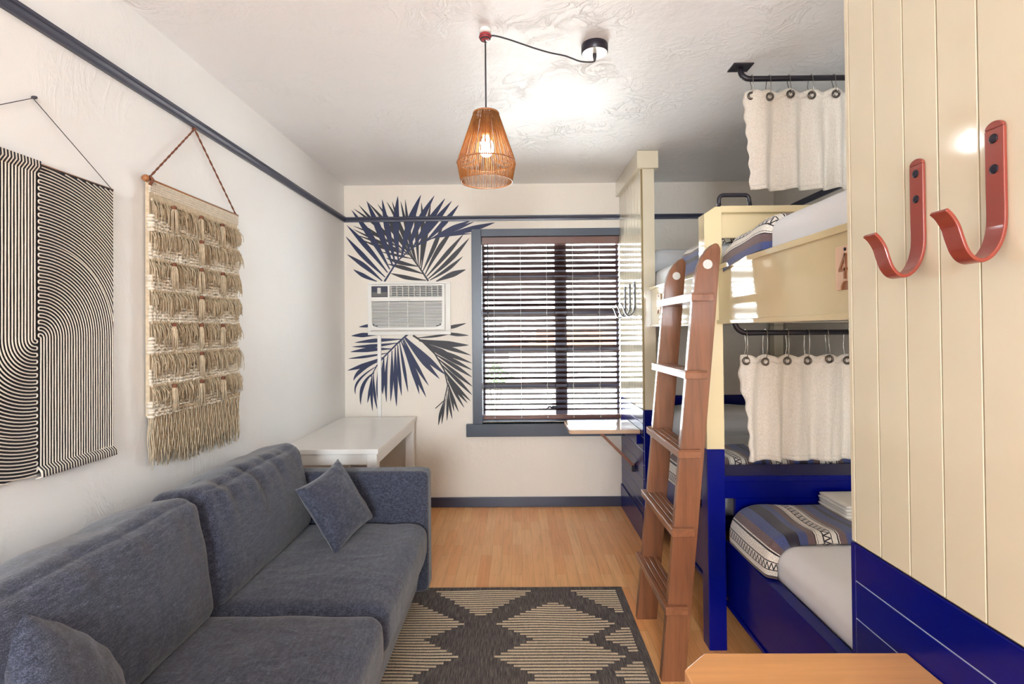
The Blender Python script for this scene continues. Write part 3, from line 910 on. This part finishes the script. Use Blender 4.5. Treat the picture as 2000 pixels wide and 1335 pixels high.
# ------------------------------------------------------------------ rug
rug = MB()
RX0, RX1, RY0, RY1 = -.95, .572, .85, 2.953
rug.box(RX0, RX1, RY0, RY1, .0005, .008, 0)
pit = .0215
def tri(y, y0, per):
    q = ((y - y0) / per) % 1.0
    return 1 - abs(2 * q - 1)
row = 0; y = RY1 - .045
while y > RY0 + .03:
    segs = []
    # main chains: first diamond tapers to a point at the far end
    if y > 2.587: w = max(0, .29 - (y - 2.587) * 1.38)
    else: w = .107 + .19 * abs(1 - 2 * (((2.587 - y) / .2645) % 1.0))
    w = round(w / .029) * .029
    for cx in (.175, -.565):
        if w > .02: segs.append((cx - w, cx + w))
    if y > 2.63:
        w2 = max(0, .262 - (RY1 - .045 - y) * 1.0); w2 = round(w2 / .029) * .029
        segs.append((-.2 - w2, -.2 + w2)); segs.append((.545 - w2, .545 + w2))
    elif y < 2.60:
        w2 = .155 * (1 - abs(1 - 2 * (((2.597 - y) / .2645) % 1.0))); w2 = round(w2 / .029) * .029
        segs.append((.545 - w2, .545 + w2))
    for a, e in segs:
        a = max(a, RX0 + .02); e = min(e, RX1 - .042)
        if e - a > .015:
            n = max(1, int((e - a) / .03)); base = len(rug.v)
            for k in range(n + 1):
                x = a + (e - a) * k / n
                wv = .006 * math.sin(x * 9 + y * 3.1) * max(0, math.sin((x + .2) * 5 + y * 7))
                for dy, zz in ((-.0058, .0078), (-.005, .0094), (.005, .0094), (.0058, .0078)): rug.v.append((x, y + dy + wv, zz))
            for k in range(n):
                for j in range(3):
                    p = base + k * 4 + j
                    rug.face((p, p + 4, p + 5, p + 1), 1)
    y -= pit; row += 1
tag(rug.build('area_rug', ['rug_dark', 'rug_light']), 'dark grey flatweave rug with beige stepped diamond stripes on the oak floor', 'rug')
# ------------------------------------------------------------------ white table in the corner
tb = thing('side_table', (-1.13, 3.68, 0), 'white rectangular table in the corner behind the sofa arm', 'table')
tx0, tx1, ty0, ty1, tz = -1.428, -.826, 3.075, 4.235, .76
MB().box(tx0, tx1, ty0, ty1, tz - .03, tz).build('tabletop', 'white_paint', tb, bevel=.003)
ap = MB().box(tx0 + .015, tx1 - .012, ty0 + .014, ty0 + .034, tz - .095, tz - .03).box(tx0 + .015, tx1 - .012, ty1 - .034, ty1 - .014, tz - .095, tz - .03)
ap.box(tx0 + .015, tx0 + .035, ty0 + .03, ty1 - .03, tz - .095, tz - .03).box(tx1 - .032, tx1 - .012, ty0 + .03, ty1 - .03, tz - .095, tz - .03)
ap.build('apron', 'white_paint', tb, bevel=.002)
for x in (tx0 + .01, tx1 - .072):
    for y in (ty0 + .012, ty1 - .074): MB().box(x, x + .062, y, y + .062, 0, tz - .03).build('leg', 'white_paint', tb, bevel=.003)

# ------------------------------------------------------------------ sofa and its cushions
so = thing('sofa', (-.95, 1.85, 0), 'long slate-blue fabric sofa against the left wall', 'sofa')
bm_ = MB().prism([(-1.36, .10), (-.535, .10), (-.50, .30), (-1.36, .30)], 1, .98, 2.72)
bm_.build('base', 'sofa_fabric', so, bevel=.02, seg=3)
MB().soft((-1.345, 1.85, .40), (.065, .90, .31), .04, n=14).build('back_frame', 'sofa_fabric', so)
for y in (.92, 2.785): MB().soft((-.925, y, .405), (.452, .066, .315), .03, (0, .006, 0), n=16).build('armrest', 'sofa_fabric', so)
for k, y in enumerate((1.415, 2.287)):
    def seatw(u, p, k=k):
        if u.z > 0:
            p.z += .006 * mnoise.noise(Vector((p.x * 7 + k * 5, p.y * 4, 3)))
            p.z += .004 * math.sin(p.x * 40 + p.y * 12) * max(0, u.x) ** 2 * max(0, u.y) if k else 0
        return p
    MB().soft((-.815, y, .372), (.340, .434, .092), .05, (.012, .004, .022), n=26, wr=.004, seed=k * 3.1, wfun=seatw).build('seat_cushion', 'sofa_fabric', so)
for k, y in enumerate((1.42, 2.275)):
    def backw(u, p, k=k):
        if u.x > 0:      # gathered folds under the top edge
            e = max(0, u.z - .1)
            p.x += .030 * e * math.sin(p.y * 52 + 9 * p.z + k) * mnoise.noise(Vector((p.y * 5 + k * 7, 1, 2)))
        if u.z > .9: p.z += .008 * mnoise.noise(Vector((p.y * 6 + k * 4, 4, 1)))
        return p
    R = Matrix.Rotation(math.radians(-9), 3, 'Y')
    MB().soft((-1.205, y, .655), (.115, .426, .222), .06, (.045, .004, .012), n=48, rot=R, wr=.006, seed=k * 5.3, wfun=backw).build('back_cushion', 'sofa_fabric', so)
for x in (-1.28, -.62):
    for y in (1.08, 2.62): MB().lathe([(.022, .0086 if x > -.95 else 0), (.026, .10)], (x, y, 0), 14).build('leg', 'black_metal', so)

def pillow(name, c, half, rot, lab, seed):
    m = MB(); n = 26; C_ = Vector(c); T = half * .34
    R = rot
    for sgn in (1, -1):
        def fn(a, b_):
            u, v = 2 * a - 1, 2 * b_ - 1
            w = max(0, (1 - u * u)) * max(0, (1 - v * v))
            th = T * w ** .42
            th += .006 * mnoise.noise(Vector((u * 3 + seed, v * 3, sgn)))  * (w ** .3)
            th += .004 * math.sin((u + v) * 14 + seed) * w ** .3 * max(0, abs(u) + abs(v) - .8)
            uu = u * half * (1 - .10 * (1 - v * v)); vv = v * half * (1 - .10 * (1 - u * u))
            return R @ Vector((sgn * th, uu, vv)) + C_
        m.grid(fn if sgn > 0 else (lambda a, b_: fn(1 - a, b_)), n, n)
    o = m.build(name, 'sofa_fabric')
    w = o.modifiers.new('weld', 'WELD'); w.merge_threshold = .0008
    return tag(o, lab, 'cushion')
def frame(nx, up):      # rotation whose x axis is the pillow normal, z axis its upward diagonal side
    nx = Vector(nx).normalized(); up = Vector(up); up = (up - nx * up.dot(nx)).normalized(); ys = up.cross(nx)
    return Matrix((nx, ys, up)).transposed()
# far pillow: leans into the corner of back cushion and arm, standing on one corner
pillow('throw_pillow', (-.850, 2.445, .645), .172, frame((.080, -.0254, .0471), (-.163, -.007, .273)), 'small slate-blue pillow leaning in the far corner of the sofa by the armrest', 1.0)
pillow('throw_pillow', (-1.025, 1.20, .605), .205, frame((.80, .42, .42), (-.30, .1, 1.0)) @ Matrix.Rotation(math.radians(-34), 3, 'X'), 'small slate-blue pillow at the near end of the sofa, cut by the picture edge', 4.0)

# ------------------------------------------------------------------ tongue-and-groove end panels of the bunks
ZBL = .902
def boards(t, x0, x1, y0, y1, ztop, base_h=0.0, end=None, first=None):
    """cladding on the -x side of a panel whose core spans x0+.012 .. x1; y1 is its far or near end"""
    cr = MB().box(x0 + .012, x1, y0, y1, ZBL, ztop).box(x0 + .004, x0 + .012, y0, y1, ZBL, ztop, 1)
    y = first
    while y > y0 + .02:
        a = max(y0, y - .0925)
        cr.box(x0, x0 + .0045, a + .0015, y - .0015, ZBL + .004, ztop)
        y -= .0925
    if first < y1 - .002: cr.box(x0, x0 + .0045, first + .0012, y1, ZBL + .004, ztop)
    cr.build('cream_boards', ['cream', 'cream_gap'], t, bevel=.001, seg=1)
    bl_ = MB().box(x0 + .008, x1, y0, y1, 0, ZBL).box(x0 - .0012, x0 + .008, y0 + .004, y1 - .004, base_h, ZBL - .004, 1)
    yf = first if first < y1 - .002 else y1
    z = ZBL
    while z > base_h + .01:
        a = max(base_h, z - .0945)
        bl_.box(x0 - .003, x0 + .004, y0, yf - .0012, a + (.0034 if a > base_h else 0), z - (.0 if z == ZBL else 0))
        z -= .0945
    if yf < y1: bl_.box(x0 - .003, x0 + .004, yf + .0012, y1, base_h, ZBL)
    if base_h: bl_.box(x0 - .012, x0 + .01, y0, y1, 0, base_h)
    return bl_.build('blue_boards', ['blue', 'blue_gap'], t, bevel=.001, seg=1)
npn = thing('bunk_end_panel', (.88, .9, 0), 'big cream and blue board panel at the right with two red hooks', 'panel')
boards(npn, X0, .912, .45, 1.352, C - .002, 0, first=1.336)
fpn = thing('bunk_end_panel', (.9, 3.94, 0), 'cream and blue board partition beside the window, with black hooks and a crown on top', 'panel')
boards(fpn, X0, .946, 3.57, D - .001, 2.55, .185, first=D - .001 - .0)
MB().box(.826, .970, 3.545, D - .001, 2.548, C - .002).build('crown', 'cream', fpn, bevel=.003)

# ------------------------------------------------------------------ the two bunk beds
nb = thing('bunk_bed', (1.5, 2.4, 0), 'nearer built-in bunk bed with cream number rail above and blue lower frame', 'bunk bed')
m = MB()
PY0, PY1 = 2.374, 2.452
m.prism([(X0, .905), (.934, .905), (.934, 2.006), (.905, 2.006), (X0, 1.972)], 1, PY0, PY1, 0)
m.box(X0, .934, PY0, PY1, 0, .905, 1)
m.build('post', ['cream_bounce', 'blue'], nb, bevel=.003)
MB().box(.934, XR, 2.385, 2.445, 1.980, 2.012).build('top_beam', 'cream_bounce', nb, bevel=.003)
MB().box(.934, XR, 2.410, 2.428, 1.868, 1.981).build('head_panel', 'cream_bounce', nb, bevel=.002)
hd = MB()
hp = [(.938, 2.415, 2.008), (.938, 2.415, 2.045)] + arc((.958, 2.415, 2.047), .02, math.pi, math.pi / 2, 5) + arc((1.056, 2.415, 2.047), .02, math.pi / 2, 0, 5) + [(1.076, 2.415, 2.045), (1.083, 2.415, 2.008)]
hd.tube(hp, .0095, 10)
hd.build('grab_handle', 'black_metal', nb)
def guard(t, xa, y0, y1, z0, z1, mt):
    g = MB().box(xa, xa + .02, y0, y1, z0, z1).box(xa - .010, xa + .024, y0, y1, z1 - .022, z1).box(xa - .010, xa + .024, y0, y1, z0 - .004, z0 + .014)
    g.build('guard_rail', mt, t, bevel=.0025)
guard(nb, .915, .47, PY0, 1.476, 1.738, 'cream_bounce')
MB().box(.935, XR, .47, PY0, 1.478, 1.502).build('upper_base', 'cream', nb)
MB().box(.934, XR, 2.425, 2.625, .667, .772).box(.934, XR, 2.418, 2.43, .745, .772).build('middle_beam', 'blue', nb, bevel=.003)
lr = MB().box(.95, 1.0, .47, 2.42, .20, .478).box(.942, 1.0, .47, 2.42, .187, .205)
lr.build('lower_rail', 'blue', nb, bevel=.003)
MB().box(1.0, XR, .47, 2.42, .39, .438).build('lower_base', 'blue', nb)
MB().box(1.0, XR, 2.425, 2.45, .20, .667).build('foot_board', 'blue', nb)

fbk = thing('bunk_bed', (1.5, 3.4, 0), 'farther built-in bunk bed between the ladder post and the window partition', 'bunk bed')
guard(fbk, .915, PY1, 3.57, 1.472, 1.736, 'cream_bounce')
MB().box(.946, XR, PY1, D - .04, 1.476, 1.50).build('upper_base', 'cream', fbk)
MB().box(.952, XR, D - .035, D - .002, 1.50, 2.105).build('upper_headboard', 'cream', fbk, bevel=.003)
MB().box(.952, XR, D - .03, D - .002, .05, .908).build('lower_headboard', 'blue', fbk, bevel=.003)
MB().box(2.045, 2.118, 4.17, 4.245, 0, 1.476).build('corner_post', 'cream', fbk, bevel=.003)
rb = MB().box(.925, .955, PY1, 3.57, .20, .56).box(.917, .955, PY1, 3.57, .20, .225)
rb.build('lower_rail', 'blue', fbk, bevel=.003)
MB().box(.955, XR, 2.63, D - .04, .44, .485).build('lower_base', 'blue', fbk)
hg = MB().box(.919, .925, 2.466, 2.505, .455, .545)
for i in range(3):
    for j in (0, 1): hg.lathe([(.003, 0), (.002, .002)], (.9175, 2.475 + .02 * j, .468 + .032 * i), 8, axis=0)
hg.tube([(.917, 2.507, .455), (.917, 2.507, .545)], .005, 8)
hg.build('bed_bracket', 'black_metal', fbk)

# number plates on the guard rails
def plate(loc, lab, digit):
    t = thing('number_plate', loc, lab, 'plate')
    x, y, z = loc
    poly = []
    w, h = .088, .122
    # wooden plate with an arched notch at the bottom
    poly = [(y + w / 2, z), (y + w / 2, z + h), (y - w / 2, z + h), (y - w / 2, z)]
    nt = [(y + .024 * math.cos(a), z + .024 * math.sin(a)) for a in [math.pi * k / 12 for k in range(13)]]
    poly = [(y + w / 2, z), (y + w / 2, z + h), (y - w / 2, z + h), (y - w / 2, z)] + nt[::-1]
    MB().prism(poly, 0, x - .007, x).build('wooden_plate', 'plate_wood', t)
    MB().prism([(y - .024, z)] + [(yy, zz) for yy, zz in nt[::-1]][1:-1] + [(y + .024, z)], 0, x - .003, x).build('notch_inlay', 'copper', t)
    pn = MB()
    for yy in (y + .0,): pn.lathe([(.005, 0), (.005, -.009), (.002, -.010)], (x, yy, z + h - .011), 10, axis=0)
    pn.build('pin', 'screw', t)
    if digit:
        d = MB()
        def st(a, e, wd):
            A, E = Vector((x - .008, y - a[0], z + a[1])), Vector((x - .008, y - e[0], z + e[1]))
            d.bar([A, E], wd, .005, (Vector((1, 0, 0)).cross(E - A)))
        st((.000, .029), (.003, .099), .008)      # upright of the 4
        st((.003, .099), (-.023, .055), .007)
        st((-.026, .054), (.010, .056), .007)
        d.build('numeral', 'copper', t)
plate((.9148, 1.447, 1.556), 'pale wooden number plate reading 4 on the nearer upper bunk rail', '4')
plate((.9148, 3.352, 1.553), 'wooden number plate on the farther upper bunk rail, seen edge-on behind the ladder', '')

# mattresses
def mattress(x0, x1, y0, y1, z0, z1, lab, r=.05):
    m = MB().soft(((x0 + x1) / 2, (y0 + y1) / 2, (z0 + z1) / 2), ((x1 - x0) / 2, (y1 - y0) / 2, (z1 - z0) / 2), min(r, (z1 - z0) / 2 - .001), (0, 0, .006), n=26, wr=.004)
    return tag(m.build('mattress', 'sheet'), lab, 'mattress')
mattress(.945, 2.10, .48, 2.35, 1.502, 1.862, 'white sheeted mattress in the upper nearer bunk, above the number 4 rail', .06)
mattress(1.002, 2.10, .50, 2.41, .438, .604, 'white sheeted mattress in the lower nearer bunk, beside the blue panel', .07)
mattress(.955, 2.10, 2.48, D - .045, 1.50, 1.865, 'pale sheeted mattress in the upper farther bunk, behind the ladder tops', .06)
mattress(.962, 2.04, 2.66, D - .045, .485, .665, 'pale sheeted mattress in the lower farther bunk, behind the hanging curtain', .07)
def bed_pillow(c, h, lab, seed, wr=.012):
    m = MB().soft(c, h, min(h) * .8, (0, 0, .03), n=22, wr=wr, seed=seed)
    return tag(m.build('bed_pillow', 'sheet'), lab, 'pillow')
bed_pillow((1.45, 4.02, 1.955), (.46, .20, .075), 'crumpled white pillow on the upper farther bunk below the dark rail', 2.0, .03)
bed_pillow((1.50, 4.02, .755), (.38, .20, .080), 'smooth white pillow on the lower farther bunk against the blue headboard', 5.0)

# folded striped blankets: a cross-section draped over the mattress edge, run along the bed
def blanket(prof, y0, y1, lab, thick=.022, wob=.006, seed=0, lift=None, fringe=False, u0=0.0):
    P = [Vector((a, 0, b)) for a, b in prof]
    # resample with arc length
    Ls = [0]
    for i in range(1, len(P)): Ls.append(Ls[-1] + (P[i] - P[i - 1]).length)
    n = 80
    def at(s):
        for i in range(1, len(P)):
            if s <= Ls[i] or i == len(P) - 1:
                q = (s - Ls[i - 1]) / max(1e-6, Ls[i] - Ls[i - 1]); return P[i - 1].lerp(P[i], q)
    smo = []
    for k in range(n + 1): smo.append(at(Ls[-1] * k / n))
    for _ in range(6): smo = [smo[0]] + [(smo[i - 1] + smo[i] * 2 + smo[i + 1]) / 4 for i in range(1, n)] + [smo[-1]]
    nv = 26
    def outer(a, b_, off):
        i = min(n, int(round(a * n))); p = smo[i]
        t = (smo[min(n, i + 1)] - smo[max(0, i - 1)]).normalized()
        nr = Vector((-t.z, 0, t.x))
        e = min(b_, 1 - b_)
        rd = min(1.0, e / .10)
        h = off * math.sqrt(max(0.0, 1 - (1 - rd) ** 2)) if off > 0 else 0.0
        y = y0 + (y1 - y0) * b_
        w = wob * mnoise.noise(Vector((p.x * 6 + seed, y * 7, p.z * 6 + seed)))
        q = Vector((p.x, y, p.z)) + nr * (h + (w if off > 0 else 0))
        if lift: q.z += lift(b_) 
        return q
    m = MB()
    m.grid(lambda a, b_: outer(a, 1 - b_, thick), n, nv, uvfn=lambda a, b_: (u0 + Ls[-1] * a, (1 - b_) * (y1 - y0) + (.5 - b_ > 0 and 1 or -1) * (thick - thick * math.sqrt(max(0.0, 1 - (1 - min(1.0, min(b_, 1 - b_) / .10)) ** 2)))))
    m.grid(lambda a, b_: outer(a, b_, 0), n, nv, uvfn=lambda a, b_: (u0 + Ls[-1] * a, b_ * (y1 - y0)))
    if fringe:
        for k in range(46):
            y = y0 + (y1 - y0) * (k + .5) / 46; p = outer(0, .5, 0)
            z0 = p.z + (lift(.5) if lift else 0); b0 = len(m.v)
            m.tube([(p.x - .004, y, z0 + .01), (p.x - .007 - rnd.uniform(0, .006), y + rnd.uniform(-.008, .008), z0 - .03), (p.x - .006, y + rnd.uniform(-.012, .012), z0 - .055 - rnd.uniform(0, .02))], .0022, 4, caps=False)
            for q in range(b0, len(m.v)): m.uv[q] = (.02 + (.03 if k % 3 == 0 else 0), .5)
    o = m.build('striped_blanket', 'striped_blanket')
    w = o.modifiers.new('weld', 'WELD'); w.merge_threshold = .0005
    return tag(o, lab, 'blanket')
def rim(x, z0, z1, x2, r=.06):
    return [(x, z0), (x, z1 - r)] + [(x + r - r * math.cos(a), z1 - r + r * math.sin(a)) for a in (.4, .8, 1.2)] + [(x + r, z1), (x2, z1)]
blanket(rim(.992, .482, .612, 1.98, .075), 2.03, 2.412, 'striped serape blanket folded on the lower nearer bunk under the blue beam', .040, .012, 1.0)
blanket(rim(.938, 1.745, 1.855, 1.98, .06), 1.93, 2.34, 'black and white striped blanket on the upper nearer bunk behind the number 4 rail', .03, .012, 3.0, lift=lambda b_: -.05 * b_ ** 1.5 , u0=.195)
blanket(rim(.948, 1.73, 1.87, 1.98, .07), 2.50, 2.95, 'blue striped blanket on the upper farther bunk, seen past the bunk post', .045, .014, 5.0, u0=.36)
blanket(rim(.922, .60, .71, 1.98, .07), 2.665, 3.05, 'striped blanket with white fringe on the lower farther bunk behind the post', .075, .012, 7.0, fringe=True, u0=.02)

tw = MB()
for k in range(4):
    z = .652 + k * .0135
    tw.soft((1.58 + .004 * (k % 2), 2.298, z + .0065), (.215, .105, .0066), .006, (0, 0, .002), n=12, wr=.003, seed=k)
tag(tw.build('folded_towel', 'towel'), 'folded off-white towel on the striped blanket of the lower nearer bunk', 'towel')

# ------------------------------------------------------------------ curtain rods and linen curtains
ur = thing('curtain_rod', (1.5, 2.42, 2.6), 'black curtain rod with ceiling flange above the upper nearer bunk', 'curtain rod')
pts = [(1.052, 2.43, C - .004), (1.052, 2.43, C - .022)] + [(1.052 + .042 * (1 - math.cos(a)), 2.43 - .01 * a / 1.57, C - .022 - .039 * math.sin(a)) for a in (.3, .6, .9, 1.2, 1.5)] + [(1.12, 2.42, 2.608), (XR, 2.42, 2.608)]
MB().tube(pts, .0125, 12).build('rod', 'black_metal', ur)
fl = MB().box(1.005, 1.098, 2.39, 2.468, C - .006, C)
for x in (1.018, 1.085):
    for y in (2.403, 2.455): fl.lathe([(.005, C - .006), (.003, C - .009)], (x, y, 0), 10)
fl.build('flange', 'black_metal', ur, bevel=.001)
lrod = thing('curtain_rod', (1.5, 2.41, 1.42), 'black curtain rod bent up into the underside of the upper nearer bunk', 'curtain rod')
pts = [(.998, 2.41, 1.50)] + [(.998 + .06 * (1 - math.cos(a)), 2.41, 1.49 - .06 * math.sin(a)) for a in (0, .3, .6, .9, 1.2, 1.5)] + [(1.08, 2.41, 1.4305), (XR, 2.41, 1.4305)]
MB().tube(pts, .0125, 12).build('rod', 'black_metal', lrod)

def curtain(x0, x1, yc, ztop, zbot, gx, gz, zrod, lab, seed, flare):
    t = thing('linen_curtain', ((x0 + x1) / 2, yc, zbot), lab, 'curtain')
    nu, nv = 110, 40
    def fn(a, b_):
        x = x0 + (x1 - x0) * a; z = ztop + (zbot - ztop) * b_
        f = .010 + .012 * b_
        y = yc + f * math.sin(a * 34 + seed + .8 * math.sin(a * 9 + seed)) + .008 * math.sin(a * 61 + b_ * 2 + seed * 2) * b_
        y += .012 * mnoise.noise(Vector((a * 9 + seed, b_ * 2.2, 1)))
        # sags a little between grommets, wavy hem, loose selvedge at the free edge
        d = min(abs(x - g) for g in gx)
        z -= (.014 * min(1, d / .045) ** 1.5) * (1 - b_) ** 2
        z += .008 * mnoise.noise(Vector((a * 7 + seed, 9, 1))) * b_
        e = max(0, 1 - a / .07)
        x += flare(b_) * e + .004 * e * math.sin(b_ * 38 + seed)
        y += .02 * e * e * math.sin(b_ * 5 + 1)
        return (x, y, z)
    m = MB().grid(fn, nu, nv)
    o = m.build('cloth', 'linen', t, solid=.0022)
    hem = MB().grid(lambda a, b_: Vector(fn(a, .0 + b_ * .07)) + Vector((0, -.0016, .001)), nu, 2)
    hem.build('top_hem', 'linen', t, solid=.002)
    hem = MB().grid(lambda a, b_: Vector(fn(a, .955 + b_ * .048)) + Vector((0, -.0016, -.001)), nu, 2)
    hem.build('bottom_hem', 'linen', t, solid=.002)
    for i, x in enumerate(gx):
        if x > x1: continue
        a = (x - x0) / (x1 - x0); p = Vector(fn(a, (ztop - gz[i]) / (ztop - zbot)))
        p = Vector((x, p.y - .009, gz[i]))
        g = MB().torus(p, .0145, .0052, 1, 22, 8).build('grommet', 'steel', t)
        hkm = MB()
        zr = zrod + .0155
        s_ = 1 if i % 2 else -1
        loop = [(x + .002, p.y + .006, p.z + .004), (x + .002, p.y - .006, p.z + .012), (x + .001, yc - .018, (p.z + zr) / 2), (x, yc - .016, zr - .012)]
        loop += [(x, yc + .016 * math.cos(q), zrod + .0158 * math.sin(q)) for q in (2.6, 2.1, 1.57, 1.0, .5)]
        loop += [(x - .004 * s_, yc + .017, zr - .03), (x - .008 * s_, yc + .014, (p.z + zr) / 2 - .005), (x - .005, p.y + .012, p.z + .016), (x - .001, p.y + .008, p.z - .002)]
        hkm.tube(loop, .0017, 6)
        hkm.build('curtain_hook', 'bare_metal', t)
curtain(1.083, 1.72, 2.42, 2.556, 2.092, [1.097, 1.178, 1.268, 1.372, 1.476, 1.58, 1.68], [2.529, 2.521, 2.527, 2.526, 2.525, 2.526, 2.525], 2.608,
        'cream linen curtain hanging from the ceiling rod over the upper nearer bunk', 1.3, lambda b_: -.012 + .012 * b_)
curtain(1.035, 1.72, 2.41, 1.330, .848, [1.050, 1.142, 1.239, 1.333, 1.42, 1.514, 1.61], [1.302, 1.297, 1.300, 1.300, 1.308, 1.300, 1.302], 1.4305,
        'cream linen curtain hanging below the number 4 rail, over the blue beam', 4.1, lambda b_: -.014 * math.sin(3.1 * min(1, b_ * 2.2)) + .016 * b_)

# ------------------------------------------------------------------ ladder
ld = thing('wooden_ladder', (.63, 2.42, 0), 'leaning wooden bunk ladder with five grooved steps and fin-shaped stile tops', 'ladder')
SX = lambda z: .58 + .095 * z
stp = [(.58, 0), (.73, 1.58), (.7415, 1.67), (.752, 1.71), (.768, 1.747), (.79, 1.779), (.812, 1.799), (.826, 1.806), (.838, 1.802), (.8455, 1.786), (.8465, 1.77), (.680 + .095 * 1.5, 1.5), (.680, 0)]
for y, dx in ((2.168, 0), (2.632, .006)):
    st_ = MB().prism([(x + dx, z) for x, z in stp], 1, y, y + .034).build('stile', 'ladder_wood', ld, bevel=.003)
    MB().lathe([(.0195, y - .0015), (.0195, y + .0355)], (.792 + dx * 2, 0, 1.718), 24, axis=1).build('round_cap', 'silver', st_)
for z in (.316, .634, .955, 1.279, 1.599):
    xs = SX(z) - .014
    s = MB().box(xs, xs + .092, 2.148, 2.686, z - .034, z - .0055)
    s.box(xs, xs + .092, 2.148, 2.206, z - .0055, z).box(xs, xs + .092, 2.630, 2.686, z - .0055, z)
    for k in range(4): s.box(xs + .0245 * k - (.0 if k == 0 else .001), min(xs + .0245 * k + .0185, xs + .092), 2.206, 2.630, z - .0055, z)
    s.build('step', 'step_wood', ld, bevel=.0015, seg=1)

# ------------------------------------------------------------------ hooks
HP = [(0, 0), (0, -.05), (0, -.10), (0, -.158), (-.003, -.185), (-.011, -.208), (-.024, -.226), (-.040, -.235), (-.055, -.231), (-.067, -.217), (-.075, -.196), (-.082, -.174), (-.092, -.157), (-.103, -.146)]
def hook(name, y, ztop, mt, lab, group):
    t = thing(name, (X0, y, ztop - .24), lab, 'hook', group)
    P = [(X0 - .0045 + a, y, ztop + b_) for a, b_ in HP]
    # smooth path
    q = []
    for i in range(len(P) - 1):
        p0, p1, p2, p3 = [Vector(P[max(0, min(len(P) - 1, i + k))]) for k in (-1, 0, 1, 2)]
        for k in range(4):
            u = k / 4
            q.append(.5 * ((2 * p1) + (p2 - p0) * u + (2 * p0 - 5 * p1 + 4 * p2 - p3) * u * u + (3 * p1 - p0 - 3 * p2 + p3) * u ** 3))
    q.append(Vector(P[-1]))
    m = MB().bar(q, .037, .007, (0, 1, 0))
    # rounded top end
    m.prism([(y + .0185 * math.cos(a), ztop + .0135 * math.sin(a)) for a in [math.pi * k / 12 for k in range(13)]], 0, X0 - .008, X0 - .001)
    m.build('hook_bar', mt, t, bevel=.0018, seg=2)
    for dz in (-.018, -.072):
        s = MB().lathe([(.0085, X0 - .0078), (.0085, X0 - .0092), (.006, X0 - .0100), (.002, X0 - .0095)], (0, y, ztop + dz), 14, axis=0)
        s.build('screw', 'screw', t)
hook('coat_hook', 1.108, 1.792, 'red_paint', 'red J-shaped coat hook on the big cream panel, the one closer to the number plate', 'red coat hooks')
hook('coat_hook', .927, 1.800, 'red_paint', 'red J-shaped coat hook on the big cream panel, the larger one farther from the bunks', 'red coat hooks')
hook('coat_hook', 4.12, 1.778, 'black_metal', 'black coat hook on the window partition, closest to the blind', 'black coat hooks')
hook('coat_hook', 3.95, 1.784, 'black_metal', 'black coat hook on the window partition, middle one of the three', 'black coat hooks')
hook('coat_hook', 3.785, 1.786, 'black_metal', 'black coat hook on the window partition, closest to the ladder', 'black coat hooks')

# ------------------------------------------------------------------ fold-down shelves
ns = thing('fold_down_table', (.6, .94, .6), 'honey-coloured wooden fold-down table with clipped corners on the blue boards', 'table')
MB().prism([(X0 - .004, 1.162), (.406, 1.164), (.345, 1.108), (.345, .78), (.405, .725), (X0 - .004, .725)], 2, .706, .7353).build('top', 'table_wood', ns, bevel=.004)
MB().bar([(.52, .94, .704), (X0 - .006, .94, .42)], .032, .022, (0, 1, 0)).build('brace', 'bracket_wood', ns)
MB().box(X0 - .034, X0 - .004, .74, 1.15, .655, .706).build('ledger', 'blue', ns, bevel=.002)
ws = thing('fold_down_table', (.6, 3.85, .42), 'small pale fold-down table on a brown brace under the window', 'table')
cx = .39
poly = [(X0 - .004, 3.645), (.385, 3.645)] + [(.385 + .03 * math.sin(a), 3.675 - .03 * math.cos(a)) for a in (-.4, -.8, -1.2, -1.57)] + [(.352, 3.99)] + [(.385 - .033 * math.cos(a), 3.995 + .06 * math.sin(a)) for a in (.3, .7, 1.1, 1.5)] + [(X0 - .004, 4.06)]
MB().prism(poly, 2, .726, .754).build('top', 'shelf_wood', ws, bevel=.004)
MB().bar([(.575, 3.84, .724), (X0 - .012, 3.845, .455)], .030, .020, (0, 1, 0)).build('brace', 'bracket_wood', ws)
MB().box(X0 - .028, X0 - .003, 3.82, 3.87, .415, .46).build('hinge_block', 'black_metal', ws, bevel=.002)
MB().box(X0 - .036, X0 - .004, 3.62, 4.06, .66, .726).build('ledger', 'blue', ws, bevel=.002)
